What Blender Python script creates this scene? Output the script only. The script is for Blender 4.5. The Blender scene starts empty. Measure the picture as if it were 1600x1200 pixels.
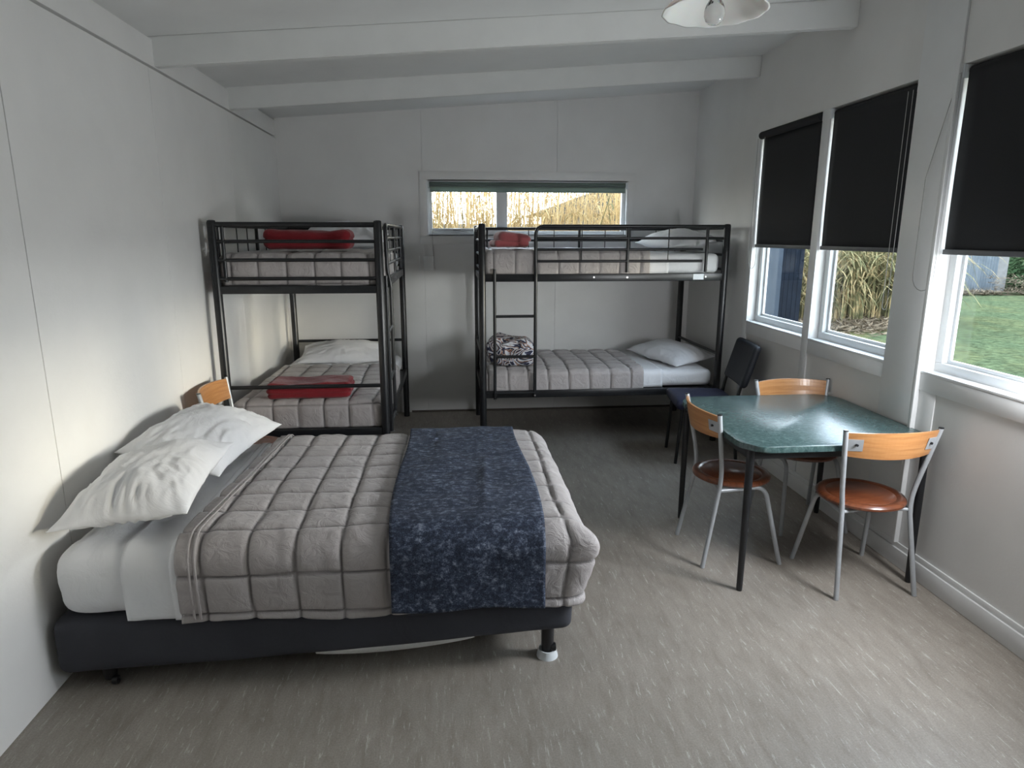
import bpy, bmesh, math, random
import numpy as np
from mathutils import Vector, Matrix, Euler
random.seed(7)
rng = np.random.default_rng(7)
SC = bpy.context.scene
COL = SC.collection
PI = math.pi

# ------------------------------------------------------------------ camera, sky, sun, fill light, exposure
cam_d = bpy.data.cameras.new('camera'); cam = bpy.data.objects.new('camera', cam_d); COL.objects.link(cam)
F_PX, PITCH, YAW, ROLL = 1033.6, 0.220447, 0.091407, 0.000986
cam_d.sensor_fit = 'HORIZONTAL'; cam_d.sensor_width = 36.0; cam_d.lens = F_PX/1600*36.0
cam_d.clip_start = 0.05; cam_d.clip_end = 300
fw = Vector((math.sin(YAW)*math.cos(PITCH), math.cos(YAW)*math.cos(PITCH), -math.sin(PITCH)))
rt = Vector((math.cos(YAW), -math.sin(YAW), 0)); up = rt.cross(fw)
rt2 = rt*math.cos(ROLL)+up*math.sin(ROLL); up2 = -rt*math.sin(ROLL)+up*math.cos(ROLL)
M = Matrix((rt2, up2, -fw)).transposed().to_4x4(); M.translation = (0, 0, 1.68)
cam.matrix_world = M
SC.camera = cam

world = bpy.data.worlds.new('world'); SC.world = world; world.use_nodes = True
nt = world.node_tree; nt.nodes.clear()
wo = nt.nodes.new('ShaderNodeOutputWorld'); bg = nt.nodes.new('ShaderNodeBackground')
tc = nt.nodes.new('ShaderNodeTexCoord'); sx = nt.nodes.new('ShaderNodeSeparateXYZ'); cr = nt.nodes.new('ShaderNodeValToRGB')
nt.links.new(tc.outputs['Generated'], sx.inputs[0]); nt.links.new(sx.outputs['Z'], cr.inputs[0])
cr.color_ramp.elements[0].position = 0.0; cr.color_ramp.elements[0].color = (1.0, 0.99, 0.96, 1)
cr.color_ramp.elements[1].position = 0.6; cr.color_ramp.elements[1].color = (0.62, 0.74, 0.92, 1)
nt.links.new(cr.outputs[0], bg.inputs[0]); bg.inputs[1].default_value = 8.5
nt.links.new(bg.outputs[0], wo.inputs[0])

SUN_DIR = Vector((-1.0, 0.40, -0.125)).normalized()
sd = bpy.data.lights.new('sun', 'SUN'); sd.energy = 1.35; sd.angle = math.radians(8); sd.color = (1.0, 0.87, 0.66)
so = bpy.data.objects.new('sun', sd); COL.objects.link(so); so.rotation_euler = SUN_DIR.to_track_quat('-Z', 'Y').to_euler()

def area(name, loc, direction, w, h, power, color):
    d = bpy.data.lights.new(name, 'AREA'); d.shape = 'RECTANGLE'; d.size = w; d.size_y = h; d.energy = power; d.color = color
    o = bpy.data.objects.new(name, d); COL.objects.link(o); o.location = loc
    o.rotation_euler = Vector(direction).to_track_quat('-Z', 'Y').to_euler()
    return o
# added fill lamp inside the near side window, brightens bed top and walls
area('near_window_fill', (2.22, 2.07, 1.34), (-0.92, 0.36, -0.22), 0.40, 0.50, 25, (0.95, 0.97, 1.0))
SC.view_settings.view_transform = 'Standard'; SC.view_settings.look = 'None'
SC.view_settings.exposure = 0.52; SC.view_settings.gamma = 1.0; SC.view_settings.use_curve_mapping = False

# ------------------------------------------------------------------ node helpers
def new_mat(name):
    m = bpy.data.materials.new(name); m.use_nodes = True
    return m, m.node_tree, m.node_tree.nodes['Principled BSDF']
def nd(t, kind, **kw):
    n = t.nodes.new(kind)
    for k, v in kw.items(): setattr(n, k, v)
    return n
def coords(t, scale=(1, 1, 1), rot=(0, 0, 0), kind='Object'):
    c = nd(t, 'ShaderNodeTexCoord'); m = nd(t, 'ShaderNodeMapping')
    m.inputs['Scale'].default_value = scale; m.inputs['Rotation'].default_value = rot
    t.links.new(c.outputs[kind], m.inputs[0]); return m.outputs[0]
def noise(t, vec, scale, detail=4, rough=0.55, dist=0.0):
    n = nd(t, 'ShaderNodeTexNoise'); n.inputs['Scale'].default_value = scale; n.inputs['Detail'].default_value = detail
    n.inputs['Roughness'].default_value = rough; n.inputs['Distortion'].default_value = dist
    t.links.new(vec, n.inputs['Vector']); return n.outputs['Fac']
def ramp(t, fac, stops, interp='LINEAR'):
    r = nd(t, 'ShaderNodeValToRGB'); r.color_ramp.interpolation = interp
    e = r.color_ramp.elements
    while len(e) < len(stops): e.new(0.5)
    for el, (p, c) in zip(e, stops): el.position = p; el.color = (*c, 1) if len(c) == 3 else c
    t.links.new(fac, r.inputs[0]); return r.outputs[0]
def mix(t, fac, a, b, mode='MIX'):
    n = nd(t, 'ShaderNodeMix', data_type='RGBA', blend_type=mode)
    if isinstance(fac, (int, float)): n.inputs[0].default_value = fac
    else: t.links.new(fac, n.inputs[0])
    for i, v in ((6, a), (7, b)):
        if isinstance(v, tuple): n.inputs[i].default_value = (*v, 1)
        else: t.links.new(v, n.inputs[i])
    return n.outputs[2]
def bump(t, b, h, strength, dist=0.01, prev=None):
    n = nd(t, 'ShaderNodeBump'); n.inputs['Strength'].default_value = strength; n.inputs['Distance'].default_value = dist
    t.links.new(h, n.inputs['Height'])
    if prev: t.links.new(prev, n.inputs['Normal'])
    t.links.new(n.outputs[0], b.inputs['Normal']); return n.outputs[0]

def simple(name, c, rough=0.5, metal=0.0, var=0.12, nscale=12, bstr=0.0, bscale=200, spec=0.5, coat=0.0, sheen=0.0):
    m, t, b = new_mat(name); v = coords(t)
    f = noise(t, v, nscale)
    c2 = tuple(max(0, x*(1-var)) for x in c); c3 = tuple(min(1, x*(1+var)) for x in c)
    t.links.new(ramp(t, f, [(0.3, c2), (0.7, c3)]), b.inputs['Base Color'])
    b.inputs['Roughness'].default_value = rough; b.inputs['Metallic'].default_value = metal
    b.inputs['Specular IOR Level'].default_value = spec; b.inputs['Coat Weight'].default_value = coat
    b.inputs['Sheen Weight'].default_value = sheen
    if bstr: bump(t, b, noise(t, v, bscale, 3), bstr, 0.002)
    return m

MT = {}
MT['wall'] = simple('wall_paint', (0.79, 0.785, 0.77), 0.55, var=0.03, nscale=3, bstr=0.35, bscale=60)
MT['ceiling'] = simple('ceiling_paint', (0.76, 0.77, 0.76), 0.6, var=0.03, nscale=3, bstr=0.25, bscale=50)
MT['beam'] = simple('beam_paint', (0.74, 0.75, 0.735), 0.5, var=0.03, nscale=5, bstr=0.3, bscale=30)
MT['trim'] = simple('white_gloss_trim', (0.79, 0.80, 0.80), 0.38, var=0.02, nscale=8, bstr=0.15, bscale=40)
MT['frame'] = simple('window_frame_white', (0.80, 0.82, 0.83), 0.35, var=0.02)
MT['black_metal'] = simple('black_powder_coat', (0.011, 0.012, 0.014), 0.33, var=0.25, nscale=30, bstr=0.1, bscale=300)
MT['grey_metal'] = simple('silver_grey_paint', (0.42, 0.44, 0.46), 0.34, metal=0.25, var=0.06, nscale=20)
MT['steel_grey'] = simple('steel', (0.5, 0.5, 0.5), 0.3, metal=0.9)
MT['black_plastic'] = simple('black_plastic', (0.012, 0.012, 0.014), 0.3)
MT['white_plastic'] = simple('white_plastic', (0.72, 0.76, 0.78), 0.3)
MT['navy_vinyl'] = simple('navy_fabric', (0.012, 0.016, 0.046), 0.6, var=0.2, nscale=60, bstr=0.4, bscale=500, sheen=0.03)
MT['dark_vinyl'] = simple('black_fabric', (0.010, 0.013, 0.020), 0.55, var=0.2, nscale=60, bstr=0.4, bscale=500, sheen=0.0)
MT['concrete'] = simple('grey_roof', (0.07, 0.073, 0.077), 0.7, var=0.1)
MT['screen'] = simple('dark_screen', (0.012, 0.016, 0.024), 0.6, var=0.2, nscale=8)
MT['cladding'] = simple('blue_grey_cladding', (0.05, 0.064, 0.085), 0.6, var=0.1, nscale=8)
MT['brown_strip'] = simple('brown_strip', (0.10, 0.085, 0.07), 0.5)

def cloth(name, c, rough=0.85, weave=700, crease=9, cstr=0.35, var=0.08, sheen=0.2):
    m, t, b = new_mat(name); v = coords(t)
    f = noise(t, v, 5, 5)
    t.links.new(ramp(t, f, [(0.3, tuple(x*(1-var) for x in c)), (0.7, tuple(min(1, x*(1+var)) for x in c))]), b.inputs['Base Color'])
    b.inputs['Roughness'].default_value = rough; b.inputs['Sheen Weight'].default_value = sheen
    n1 = bump(t, b, noise(t, v, crease, 4, 0.6, 1.2), cstr, 0.02)
    bump(t, b, noise(t, v, weave, 2), 0.25, 0.001, n1)
    return m
MT['sheet'] = cloth('white_cotton', (0.80, 0.805, 0.82), cstr=0.28, var=0.02)
MT['pillow'] = cloth('white_pillowcase', (0.76, 0.765, 0.785), cstr=0.30, crease=8, var=0.02)
MT['quilt'] = cloth('grey_quilt', (0.41, 0.378, 0.370), rough=0.62, cstr=0.45, crease=16, var=0.06)
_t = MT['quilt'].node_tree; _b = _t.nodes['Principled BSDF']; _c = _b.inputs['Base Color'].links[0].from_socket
_a = nd(_t, 'ShaderNodeAttribute', attribute_name='seam'); _t.links.new(mix(_t, _a.outputs['Fac'], _c, (0.11, 0.10, 0.10)), _b.inputs['Base Color'])  # shade in the seam grooves, painted as a darker colour
MT['base'] = cloth('charcoal_base_cloth', (0.040, 0.042, 0.052), cstr=0.25, crease=5, var=0.1, sheen=0.02)
MT['red'] = cloth('red_fleece', (0.22, 0.009, 0.016), rough=0.95, cstr=0.3, crease=20, sheen=0.2, weave=300)
MT['coral'] = cloth('window_lit_red_fleece', (0.44, 0.105, 0.11), rough=0.95, cstr=0.3, crease=20, sheen=0.8, weave=300)  # red fleece made paler, window light put into the colour
MT['lining'] = cloth('white_lining', (0.6, 0.6, 0.58))

def blind_mat(name, c, tr=0.02):
    m, t, b = new_mat(name); v = coords(t)
    f = noise(t, v, 500, 2)
    t.links.new(ramp(t, f, [(0.3, tuple(x*0.7 for x in c)), (0.7, tuple(x*1.3 for x in c))]), b.inputs['Base Color'])
    b.inputs['Roughness'].default_value = 0.8
    bump(t, b, f, 0.2, 0.001)
    if tr:
        o = t.nodes['Material Output']; mx = nd(t, 'ShaderNodeMixShader'); tr_ = nd(t, 'ShaderNodeBsdfTranslucent')
        tr_.inputs[0].default_value = (*[min(1, x*2.5) for x in c], 1)
        mx.inputs[0].default_value = tr
        t.links.new(b.outputs[0], mx.inputs[1]); t.links.new(tr_.outputs[0], mx.inputs[2]); t.links.new(mx.outputs[0], o.inputs[0])
    return m
MT['blind'] = blind_mat('charcoal_blind_fabric', (0.014, 0.015, 0.018), 0.03)
MT['blind_green'] = blind_mat('green_grey_blind_fabric', (0.19, 0.23, 0.22), 0.4)

def glass_mat():
    m = bpy.data.materials.new('window_glass'); m.use_nodes = True; t = m.node_tree; t.nodes.clear()
    o = nd(t, 'ShaderNodeOutputMaterial'); mx = nd(t, 'ShaderNodeMixShader'); tr = nd(t, 'ShaderNodeBsdfTransparent'); gl = nd(t, 'ShaderNodeBsdfGlossy')
    lw = nd(t, 'ShaderNodeLayerWeight'); lw.inputs[0].default_value = 0.5
    pw = nd(t, 'ShaderNodeMath', operation='POWER'); pw.inputs[1].default_value = 5.0; t.links.new(lw.outputs['Facing'], pw.inputs[0])
    fr = nd(t, 'ShaderNodeMath', operation='MULTIPLY_ADD'); fr.inputs[1].default_value = 0.7; fr.inputs[2].default_value = 0.01; t.links.new(pw.outputs[0], fr.inputs[0])
    tr.inputs[0].default_value = (0.96, 0.98, 0.97, 1); gl.inputs['Roughness'].default_value = 0.02
    t.links.new(fr.outputs[0], mx.inputs[0]); t.links.new(tr.outputs[0], mx.inputs[1]); t.links.new(gl.outputs[0], mx.inputs[2]); t.links.new(mx.outputs[0], o.inputs[0])
    return m
MT['glass'] = glass_mat()

def floor_mat():
    m, t, b = new_mat('taupe_vinyl_floor')
    v = coords(t, (6, 1.5, 1))
    v2 = coords(t, (40, 5.5, 1), (0, 0, math.radians(-4)))
    v3 = coords(t, (1, 1, 1))
    a = noise(t, v, 3.0, 8, 0.65, 0.5); c = noise(t, v2, 2.0, 9, 0.75, 0.6); d = noise(t, v3, 2.0, 3); g = noise(t, v3, 160, 3)
    base = ramp(t, a, [(0.25, (0.235, 0.207, 0.176)), (0.5, (0.305, 0.274, 0.237)), (0.75, (0.355, 0.324, 0.286))])
    lt = ramp(t, c, [(0.57, (0, 0, 0)), (0.66, (1, 1, 1))]); dk = ramp(t, c, [(0.32, (1, 1, 1)), (0.42, (0, 0, 0))])
    c1 = mix(t, 0.0, base, (0.66, 0.645, 0.61)); n = c1.node
    s1 = nd(t, 'ShaderNodeMath', operation='MULTIPLY'); s1.inputs[1].default_value = 0.6; t.links.new(lt, s1.inputs[0]); t.links.new(s1.outputs[0], n.inputs[0])
    c2 = mix(t, 0.0, c1, (0.20, 0.17, 0.145)); n = c2.node
    s2 = nd(t, 'ShaderNodeMath', operation='MULTIPLY'); s2.inputs[1].default_value = 0.55; t.links.new(dk, s2.inputs[0]); t.links.new(s2.outputs[0], n.inputs[0])
    c3 = mix(t, 1.0, c2, ramp(t, d, [(0.3, (0.92, 0.92, 0.92)), (0.7, (1.05, 1.04, 1.03))]), 'MULTIPLY')
    c4 = mix(t, 1.0, c3, ramp(t, g, [(0.3, (0.86, 0.86, 0.86)), (0.7, (1.12, 1.12, 1.12))]), 'MULTIPLY')
    t.links.new(c4, b.inputs['Base Color'])
    b.inputs['Roughness'].default_value = 0.42; b.inputs['Specular IOR Level'].default_value = 0.4
    bump(t, b, c, 0.12, 0.002)
    return m
MT['floor'] = floor_mat()

def wood_mat(name, ca, cb, rough, coat=0.0, rings=False, sc=(2, 30, 2)):
    m, t, b = new_mat(name); v = coords(t, sc)
    f = noise(t, v, 3, 6, 0.6, 1.0)
    t.links.new(ramp(t, f, [(0.3, ca), (0.7, cb)]), b.inputs['Base Color'])
    b.inputs['Roughness'].default_value = rough; b.inputs['Coat Weight'].default_value = coat; b.inputs['Coat Roughness'].default_value = 0.15
    return m
MT['ply'] = wood_mat('honey_plywood', (0.36, 0.150, 0.048), (0.52, 0.255, 0.095), 0.38, 0.3, sc=(1.5, 1.5, 22))
MT['seat_wood'] = wood_mat('reddish_seat_wood', (0.105, 0.028, 0.012), (0.215, 0.068, 0.028), 0.30, 0.5, sc=(3, 22, 3))

def laminate():
    m, t, b = new_mat('green_stone_laminate')
    v = coords(t, (1, 1, 1)); v2 = coords(t, (10, 60, 1))
    f = noise(t, v, 42, 8, 0.75, 0.8); g = noise(t, v2, 3, 6, 0.7)
    c = ramp(t, f, [(0.34, (0.016, 0.042, 0.044)), (0.52, (0.045, 0.092, 0.090)), (0.68, (0.145, 0.215, 0.200))])
    c = mix(t, 0.4, c, ramp(t, g, [(0.35, (0.015, 0.038, 0.042)), (0.7, (0.14, 0.20, 0.19))]))
    t.links.new(c, b.inputs['Base Color']); b.inputs['Roughness'].default_value = 0.27; b.inputs['Specular IOR Level'].default_value = 0.6
    return m
MT['laminate'] = laminate()

def velvet():
    m, t, b = new_mat('crushed_navy_velvet')
    v = coords(t, (1.0, 1.5, 1.2)); w = coords(t, (1, 1, 1))
    f = noise(t, v, 34, 10, 0.85, 0.15); g = noise(t, w, 5, 3); h = noise(t, w, 240, 3, 0.7)
    c = ramp(t, f, [(0.40, (0.006, 0.009, 0.020)), (0.49, (0.016, 0.023, 0.044)), (0.54, (0.070, 0.090, 0.140)), (0.64, (0.38, 0.42, 0.50))])
    c = mix(t, 1.0, c, ramp(t, g, [(0.3, (0.75, 0.75, 0.75)), (0.7, (1.25, 1.25, 1.25))]), 'MULTIPLY')
    t.links.new(mix(t, 0.28, c, ramp(t, h, [(0.4, (0.012, 0.018, 0.036)), (0.64, (0.13, 0.16, 0.23))])), b.inputs['Base Color'])
    b.inputs['Roughness'].default_value = 0.6; b.inputs['Sheen Weight'].default_value = 0.0; b.inputs['Specular IOR Level'].default_value = 0.25
    bump(t, b, f, 0.35, 0.006)
    return m
MT['velvet'] = velvet()

def pattern():
    m, t, b = new_mat('swirl_print_cotton')
    v = coords(t, (1, 1, 1))
    q = noise(t, coords(t, (1, 1, 1.6)), 5.0, 2, 0.4, 1.6)
    m1 = nd(t, 'ShaderNodeMath', operation='MULTIPLY'); m1.inputs[1].default_value = 9.0; t.links.new(q, m1.inputs[0])
    m2 = nd(t, 'ShaderNodeMath', operation='FRACT'); t.links.new(m1.outputs[0], m2.inputs[0])
    c = ramp(t, m2.outputs[0], [(0.0, (0.02, 0.022, 0.05)), (0.26, (0.05, 0.055, 0.10)), (0.38, (0.60, 0.62, 0.66)), (0.66, (0.66, 0.66, 0.68)), (0.78, (0.36, 0.15, 0.10)), (0.86, (0.12, 0.07, 0.08)), (0.94, (0.66, 0.50, 0.36))], 'CONSTANT')
    t.links.new(c, b.inputs['Base Color']); b.inputs['Roughness'].default_value = 0.8
    bump(t, b, noise(t, v, 18, 4, 0.6, 1), 0.4, 0.02)
    return m
MT['pattern'] = pattern()

def lawn_mat():
    m, t, b = new_mat('lawn_grass')
    v = coords(t); f = noise(t, v, 0.35, 6, 0.7, 0.5); g = noise(t, v, 9, 8, 0.85); h = noise(t, v, 2.2, 6, 0.8)
    c = ramp(t, f, [(0.36, (0.058, 0.066, 0.036)), (0.5, (0.046, 0.060, 0.036)), (0.7, (0.038, 0.055, 0.034))])
    sp = nd(t, 'ShaderNodeSeparateXYZ'); t.links.new(v, sp.inputs[0])
    ma = nd(t, 'ShaderNodeMath', operation='MULTIPLY_ADD'); ma.inputs[1].default_value = -0.62; t.links.new(sp.outputs['Y'], ma.inputs[0]); t.links.new(sp.outputs['X'], ma.inputs[2])
    mb = nd(t, 'ShaderNodeMath', operation='MULTIPLY_ADD'); mb.inputs[1].default_value = 8.5; t.links.new(noise(t, v, 1.1, 5, 0.7), mb.inputs[0]); t.links.new(ma.outputs[0], mb.inputs[2])
    mc = nd(t, 'ShaderNodeMapRange'); mc.inputs[1].default_value = 3.6; mc.inputs[2].default_value = 5.6; t.links.new(mb.outputs[0], mc.inputs[0])
    c = mix(t, mc.outputs[0], (0.125, 0.105, 0.050), c)
    c = mix(t, 1.0, c, ramp(t, g, [(0.36, (0.35, 0.35, 0.35)), (0.64, (1.9, 1.85, 1.7))]), 'MULTIPLY')
    c = mix(t, 1.0, c, ramp(t, h, [(0.35, (0.8, 0.8, 0.8)), (0.7, (1.25, 1.2, 1.1))]), 'MULTIPLY')
    t.links.new(c, b.inputs['Base Color']); b.inputs['Roughness'].default_value = 0.95
    bump(t, b, g, 0.5, 0.05)
    return m
MT['lawn'] = lawn_mat()
def leafy(name, stops, tr=0.25, scale=2.0):
    m, t, b = new_mat(name); v = coords(t); f = noise(t, v, scale, 5, 0.7)
    c = ramp(t, f, stops); t.links.new(c, b.inputs['Base Color']); b.inputs['Roughness'].default_value = 0.6
    o = t.nodes['Material Output']; mx = nd(t, 'ShaderNodeMixShader'); q = nd(t, 'ShaderNodeBsdfTranslucent'); mx.inputs[0].default_value = tr
    t.links.new(c, q.inputs[0]); t.links.new(b.outputs[0], mx.inputs[1]); t.links.new(q.outputs[0], mx.inputs[2]); t.links.new(mx.outputs[0], o.inputs[0])
    return m
MT['reed_dry'] = leafy('dry_reed', [(0.35, (0.30, 0.20, 0.09)), (0.55, (0.44, 0.33, 0.17)), (0.7, (0.52, 0.44, 0.27))], 0.3, 9)
MT['reed_green'] = leafy('green_reed', [(0.3, (0.060, 0.066, 0.035)), (0.48, (0.16, 0.155, 0.08)), (0.62, (0.46, 0.35, 0.19))], 0.3, 3.0)
MT['dead_leaf'] = leafy('dead_leaves', [(0.35, (0.07, 0.055, 0.04)), (0.55, (0.17, 0.135, 0.095)), (0.7, (0.26, 0.22, 0.16))], 0.1, 6)
MT['bush'] = leafy('dark_bush', [(0.3, (0.02, 0.04, 0.02)), (0.7, (0.08, 0.13, 0.06))], 0.2, 3)
MT['zinc'] = simple('weathered_zinc', (0.095, 0.115, 0.135), 0.45, metal=0.2, var=0.18, nscale=3)
MT['pale_fence'] = simple('pale_fence_board', (0.20, 0.20, 0.197), 0.7, var=0.12, nscale=6)
MT['far_wall'] = simple('far_house_wall', (0.15, 0.153, 0.157), 0.7, var=0.06)

for _n in ('lawn', 'reed_green', 'dead_leaf', 'bush', 'zinc', 'pale_fence', 'far_wall', 'concrete', 'screen', 'cladding', 'reed_dry'):
    _t = MT[_n].node_tree; _b = _t.nodes['Principled BSDF']; _c = _b.inputs['Base Color'].links[0].from_socket
    _b.inputs['Specular IOR Level'].default_value = 0.0
    _k = {'reed_dry': 0.95, 'lawn': 0.95, 'zinc': 0.8, 'reed_green': 0.75, 'dead_leaf': 0.8}.get(_n, 0.6)
    _d = mix(_t, 1.0, _c, (_k, _k, _k), 'MULTIPLY'); _t.links.new(_d, _b.inputs['Base Color'])
    for _q in _t.nodes:
        if _q.type == 'BSDF_TRANSLUCENT': _t.links.new(_d, _q.inputs[0])
# ------------------------------------------------------------------ object helpers
def link(name, me, mat, parent=None):
    o = bpy.data.objects.new(name, me); COL.objects.link(o)
    if mat is not None and not me.materials: me.materials.append(MT[mat] if isinstance(mat, str) else mat)
    if parent is not None: o.parent = parent
    return o
def tag(o, label=None, cat=None, group=None, kind=None):
    if label: o['label'] = label
    if cat: o['category'] = cat
    if group: o['group'] = group
    if kind: o['kind'] = kind
    return o
def thing(name, label, cat, loc=(0, 0, 0), rot=(0, 0, 0), group=None):
    o = bpy.data.objects.new(name, None); COL.objects.link(o); o.location = loc; o.rotation_euler = rot
    o.empty_display_size = 0.1
    return tag(o, label, cat, group)
def bm_obj(name, bm, mat, parent=None, smooth=False):
    me = bpy.data.meshes.new(name); bmesh.ops.recalc_face_normals(bm, faces=bm.faces[:]); bm.to_mesh(me); bm.free()
    if smooth:
        for p in me.polygons: p.use_smooth = True
        if hasattr(me, 'set_sharp_from_angle'): me.set_sharp_from_angle(angle=math.radians(40))
    return link(name, me, mat, parent)
def box_into(bm, lo, hi, bev=0.0, seg=2):
    lo = Vector(lo); hi = Vector(hi); c = (lo+hi)/2; s = hi-lo
    b2 = bmesh.new(); bmesh.ops.create_cube(b2, size=1.0)
    for v in b2.verts: v.co = Vector((v.co.x*s.x, v.co.y*s.y, v.co.z*s.z)) + c
    if bev: bmesh.ops.bevel(b2, geom=b2.edges[:], offset=bev, segments=seg, affect='EDGES', profile=0.5)
    me = bpy.data.meshes.new('t'); b2.to_mesh(me); b2.free(); bm.from_mesh(me); bpy.data.meshes.remove(me)
def box(name, lo, hi, mat, parent=None, bev=0.0, seg=2):
    bm = bmesh.new(); box_into(bm, lo, hi, bev, seg); return bm_obj(name, bm, mat, parent, smooth=bev > 0)
def tube_into(bm, pts, r, n=12, cap=True):
    pts = [Vector(p) for p in pts]; rs = r if isinstance(r, (list, tuple)) else [r]*len(pts)
    rings = []; prev = None
    for i, p in enumerate(pts):
        d = (pts[min(i+1, len(pts)-1)] - pts[max(i-1, 0)]).normalized()
        if prev is None: a = d.orthogonal().normalized()
        else: a = (prev - d*prev.dot(d)).normalized()
        prev = a; b = d.cross(a)
        rings.append([bm.verts.new(p + (a*math.cos(2*PI*k/n) + b*math.sin(2*PI*k/n))*rs[i]) for k in range(n)])
    for A, B in zip(rings, rings[1:]):
        for k in range(n): bm.faces.new((A[k], A[(k+1) % n], B[(k+1) % n], B[k]))
    if cap:
        bm.faces.new(rings[0][::-1]); bm.faces.new(rings[-1])
def tube(name, pts, r, mat, parent=None, n=12):
    bm = bmesh.new(); tube_into(bm, pts, r, n); return bm_obj(name, bm, mat, parent, smooth=True)
def bend(pts, rad, n=6):
    """round the inner corners of a polyline"""
    pts = [Vector(p) for p in pts]; out = [pts[0]]
    for a, b, c in zip(pts, pts[1:], pts[2:]):
        u = (a-b).normalized(); v = (c-b).normalized(); r = min(rad, (a-b).length*0.49, (c-b).length*0.49)
        p0 = b+u*r; p1 = b+v*r
        for k in range(n+1):
            s = k/n; out.append(p0*(1-s)**2 + b*2*s*(1-s) + p1*s*s)
    out.append(pts[-1]); return out
def lathe(name, prof, mat, parent=None, n=32, loc=(0, 0, 0)):
    bm = bmesh.new(); rings = []
    for r, z in prof:
        if r < 1e-5: rings.append([bm.verts.new((loc[0], loc[1], loc[2]+z))])
        else: rings.append([bm.verts.new((loc[0]+r*math.cos(2*PI*k/n), loc[1]+r*math.sin(2*PI*k/n), loc[2]+z)) for k in range(n)])
    for A, B in zip(rings, rings[1:]):
        for k in range(n):
            k2 = (k+1) % n
            if len(A) == 1 and len(B) == 1: continue
            if len(A) == 1: bm.faces.new((A[0], B[k], B[k2]))
            elif len(B) == 1: bm.faces.new((A[k], A[k2], B[0]))
            else: bm.faces.new((A[k], A[k2], B[k2], B[k]))
    return bm_obj(name, bm, mat, parent, smooth=True)
def prism(name, poly, z0, z1, mat, parent=None, bev=0.0):
    bm = bmesh.new()
    lo = [bm.verts.new((x, y, z0)) for x, y in poly]; hi = [bm.verts.new((x, y, z1)) for x, y in poly]
    n = len(poly); bm.faces.new(lo[::-1]); bm.faces.new(hi)
    for k in range(n): bm.faces.new((lo[k], lo[(k+1) % n], hi[(k+1) % n], hi[k]))
    if bev:
        es = [e for e in bm.edges if abs(e.verts[0].co.z-e.verts[1].co.z) < 1e-6]
        bmesh.ops.bevel(bm, geom=es, offset=bev, segments=2, affect='EDGES', profile=0.5)
    return bm_obj(name, bm, mat, parent, smooth=True)
def dup(root, loc, rz):
    r = root.copy(); COL.objects.link(r); r.location = loc; r.rotation_euler = (0, 0, rz)
    for ch in list(root.children):
        c = ch.copy(); COL.objects.link(c); c.parent = r
        for g in list(ch.children):
            d = g.copy(); COL.objects.link(d); d.parent = c
    return r

# numpy perlin noise
_perm = rng.permutation(256); _perm = np.concatenate([_perm, _perm]); _g = rng.normal(size=(256, 3)); _g /= np.linalg.norm(_g, axis=1)[:, None]
def pn(P, s=1.0, off=0.0):
    P = np.asarray(P)*s + off; i = np.floor(P).astype(int); f = P - i; u = f*f*f*(f*(f*6-15)+10); i &= 255
    r = 0
    for a in (0, 1):
        for b in (0, 1):
            for c in (0, 1):
                h = _perm[(_perm[(_perm[(i[:, 0]+a) & 255] + i[:, 1]+b) & 255] + i[:, 2]+c) & 255]
                d = (_g[h]*(f-np.array([a, b, c]))).sum(1)
                w = (u[:, 0] if a else 1-u[:, 0])*(u[:, 1] if b else 1-u[:, 1])*(u[:, 2] if c else 1-u[:, 2])
                r = r + d*w
    return r
def mesh_np(name, V, Fc, mat, parent=None, smooth=True):
    me = bpy.data.meshes.new(name); me.from_pydata([tuple(map(float, v)) for v in V], [], [tuple(map(int, f)) for f in Fc]); me.update()
    if smooth:
        for p in me.polygons: p.use_smooth = True
    return link(name, me, mat, parent)
def soft_box(name, lo, hi, r, res, mat, parent=None, fn=None, faces='xXyYzZ'):
    lo = np.array(lo, float); hi = np.array(hi, float); n = np.maximum(2, np.ceil((hi-lo)/res).astype(int))
    idx = {}; V = []; Fc = []
    ax = {'x': 0, 'y': 1, 'z': 2}
    for ch in faces:
        a = ax[ch.lower()]; top = ch.isupper(); b, c = [k for k in range(3) if k != a]
        g = {}
        for i in range(n[b]+1):
            for j in range(n[c]+1):
                key = [0, 0, 0]; key[a] = n[a] if top else 0; key[b] = i; key[c] = j; key = tuple(key)
                if key not in idx: idx[key] = len(V); V.append([lo[k]+(hi[k]-lo[k])*key[k]/n[k] for k in range(3)])
                g[i, j] = idx[key]
        flip = (top != (a == 1))
        for i in range(n[b]):
            for j in range(n[c]):
                q = (g[i, j], g[i+1, j], g[i+1, j+1], g[i, j+1]); Fc.append(q if flip else q[::-1])
    P = np.array(V); rr = np.minimum(r, (hi-lo)/2*0.999)
    rl = np.array([rr[k] if 'xyz'[k] in faces else 1e-6 for k in range(3)]); rh = np.array([rr[k] if 'XYZ'[k] in faces else 1e-6 for k in range(3)])
    C = np.clip(P, lo+rl, hi-rh); d = (P-C)/rr; ln = np.linalg.norm(d, axis=1)[:, None]; N = d/np.maximum(ln, 1e-9)
    P = C + N*rr*(ln > 0)
    if fn is not None: P = fn(P, N, lo, hi)
    o = mesh_np(name, P, Fc, mat, parent)
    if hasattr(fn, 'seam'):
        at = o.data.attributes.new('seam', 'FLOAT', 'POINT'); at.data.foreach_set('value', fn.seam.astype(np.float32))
    return o
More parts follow.
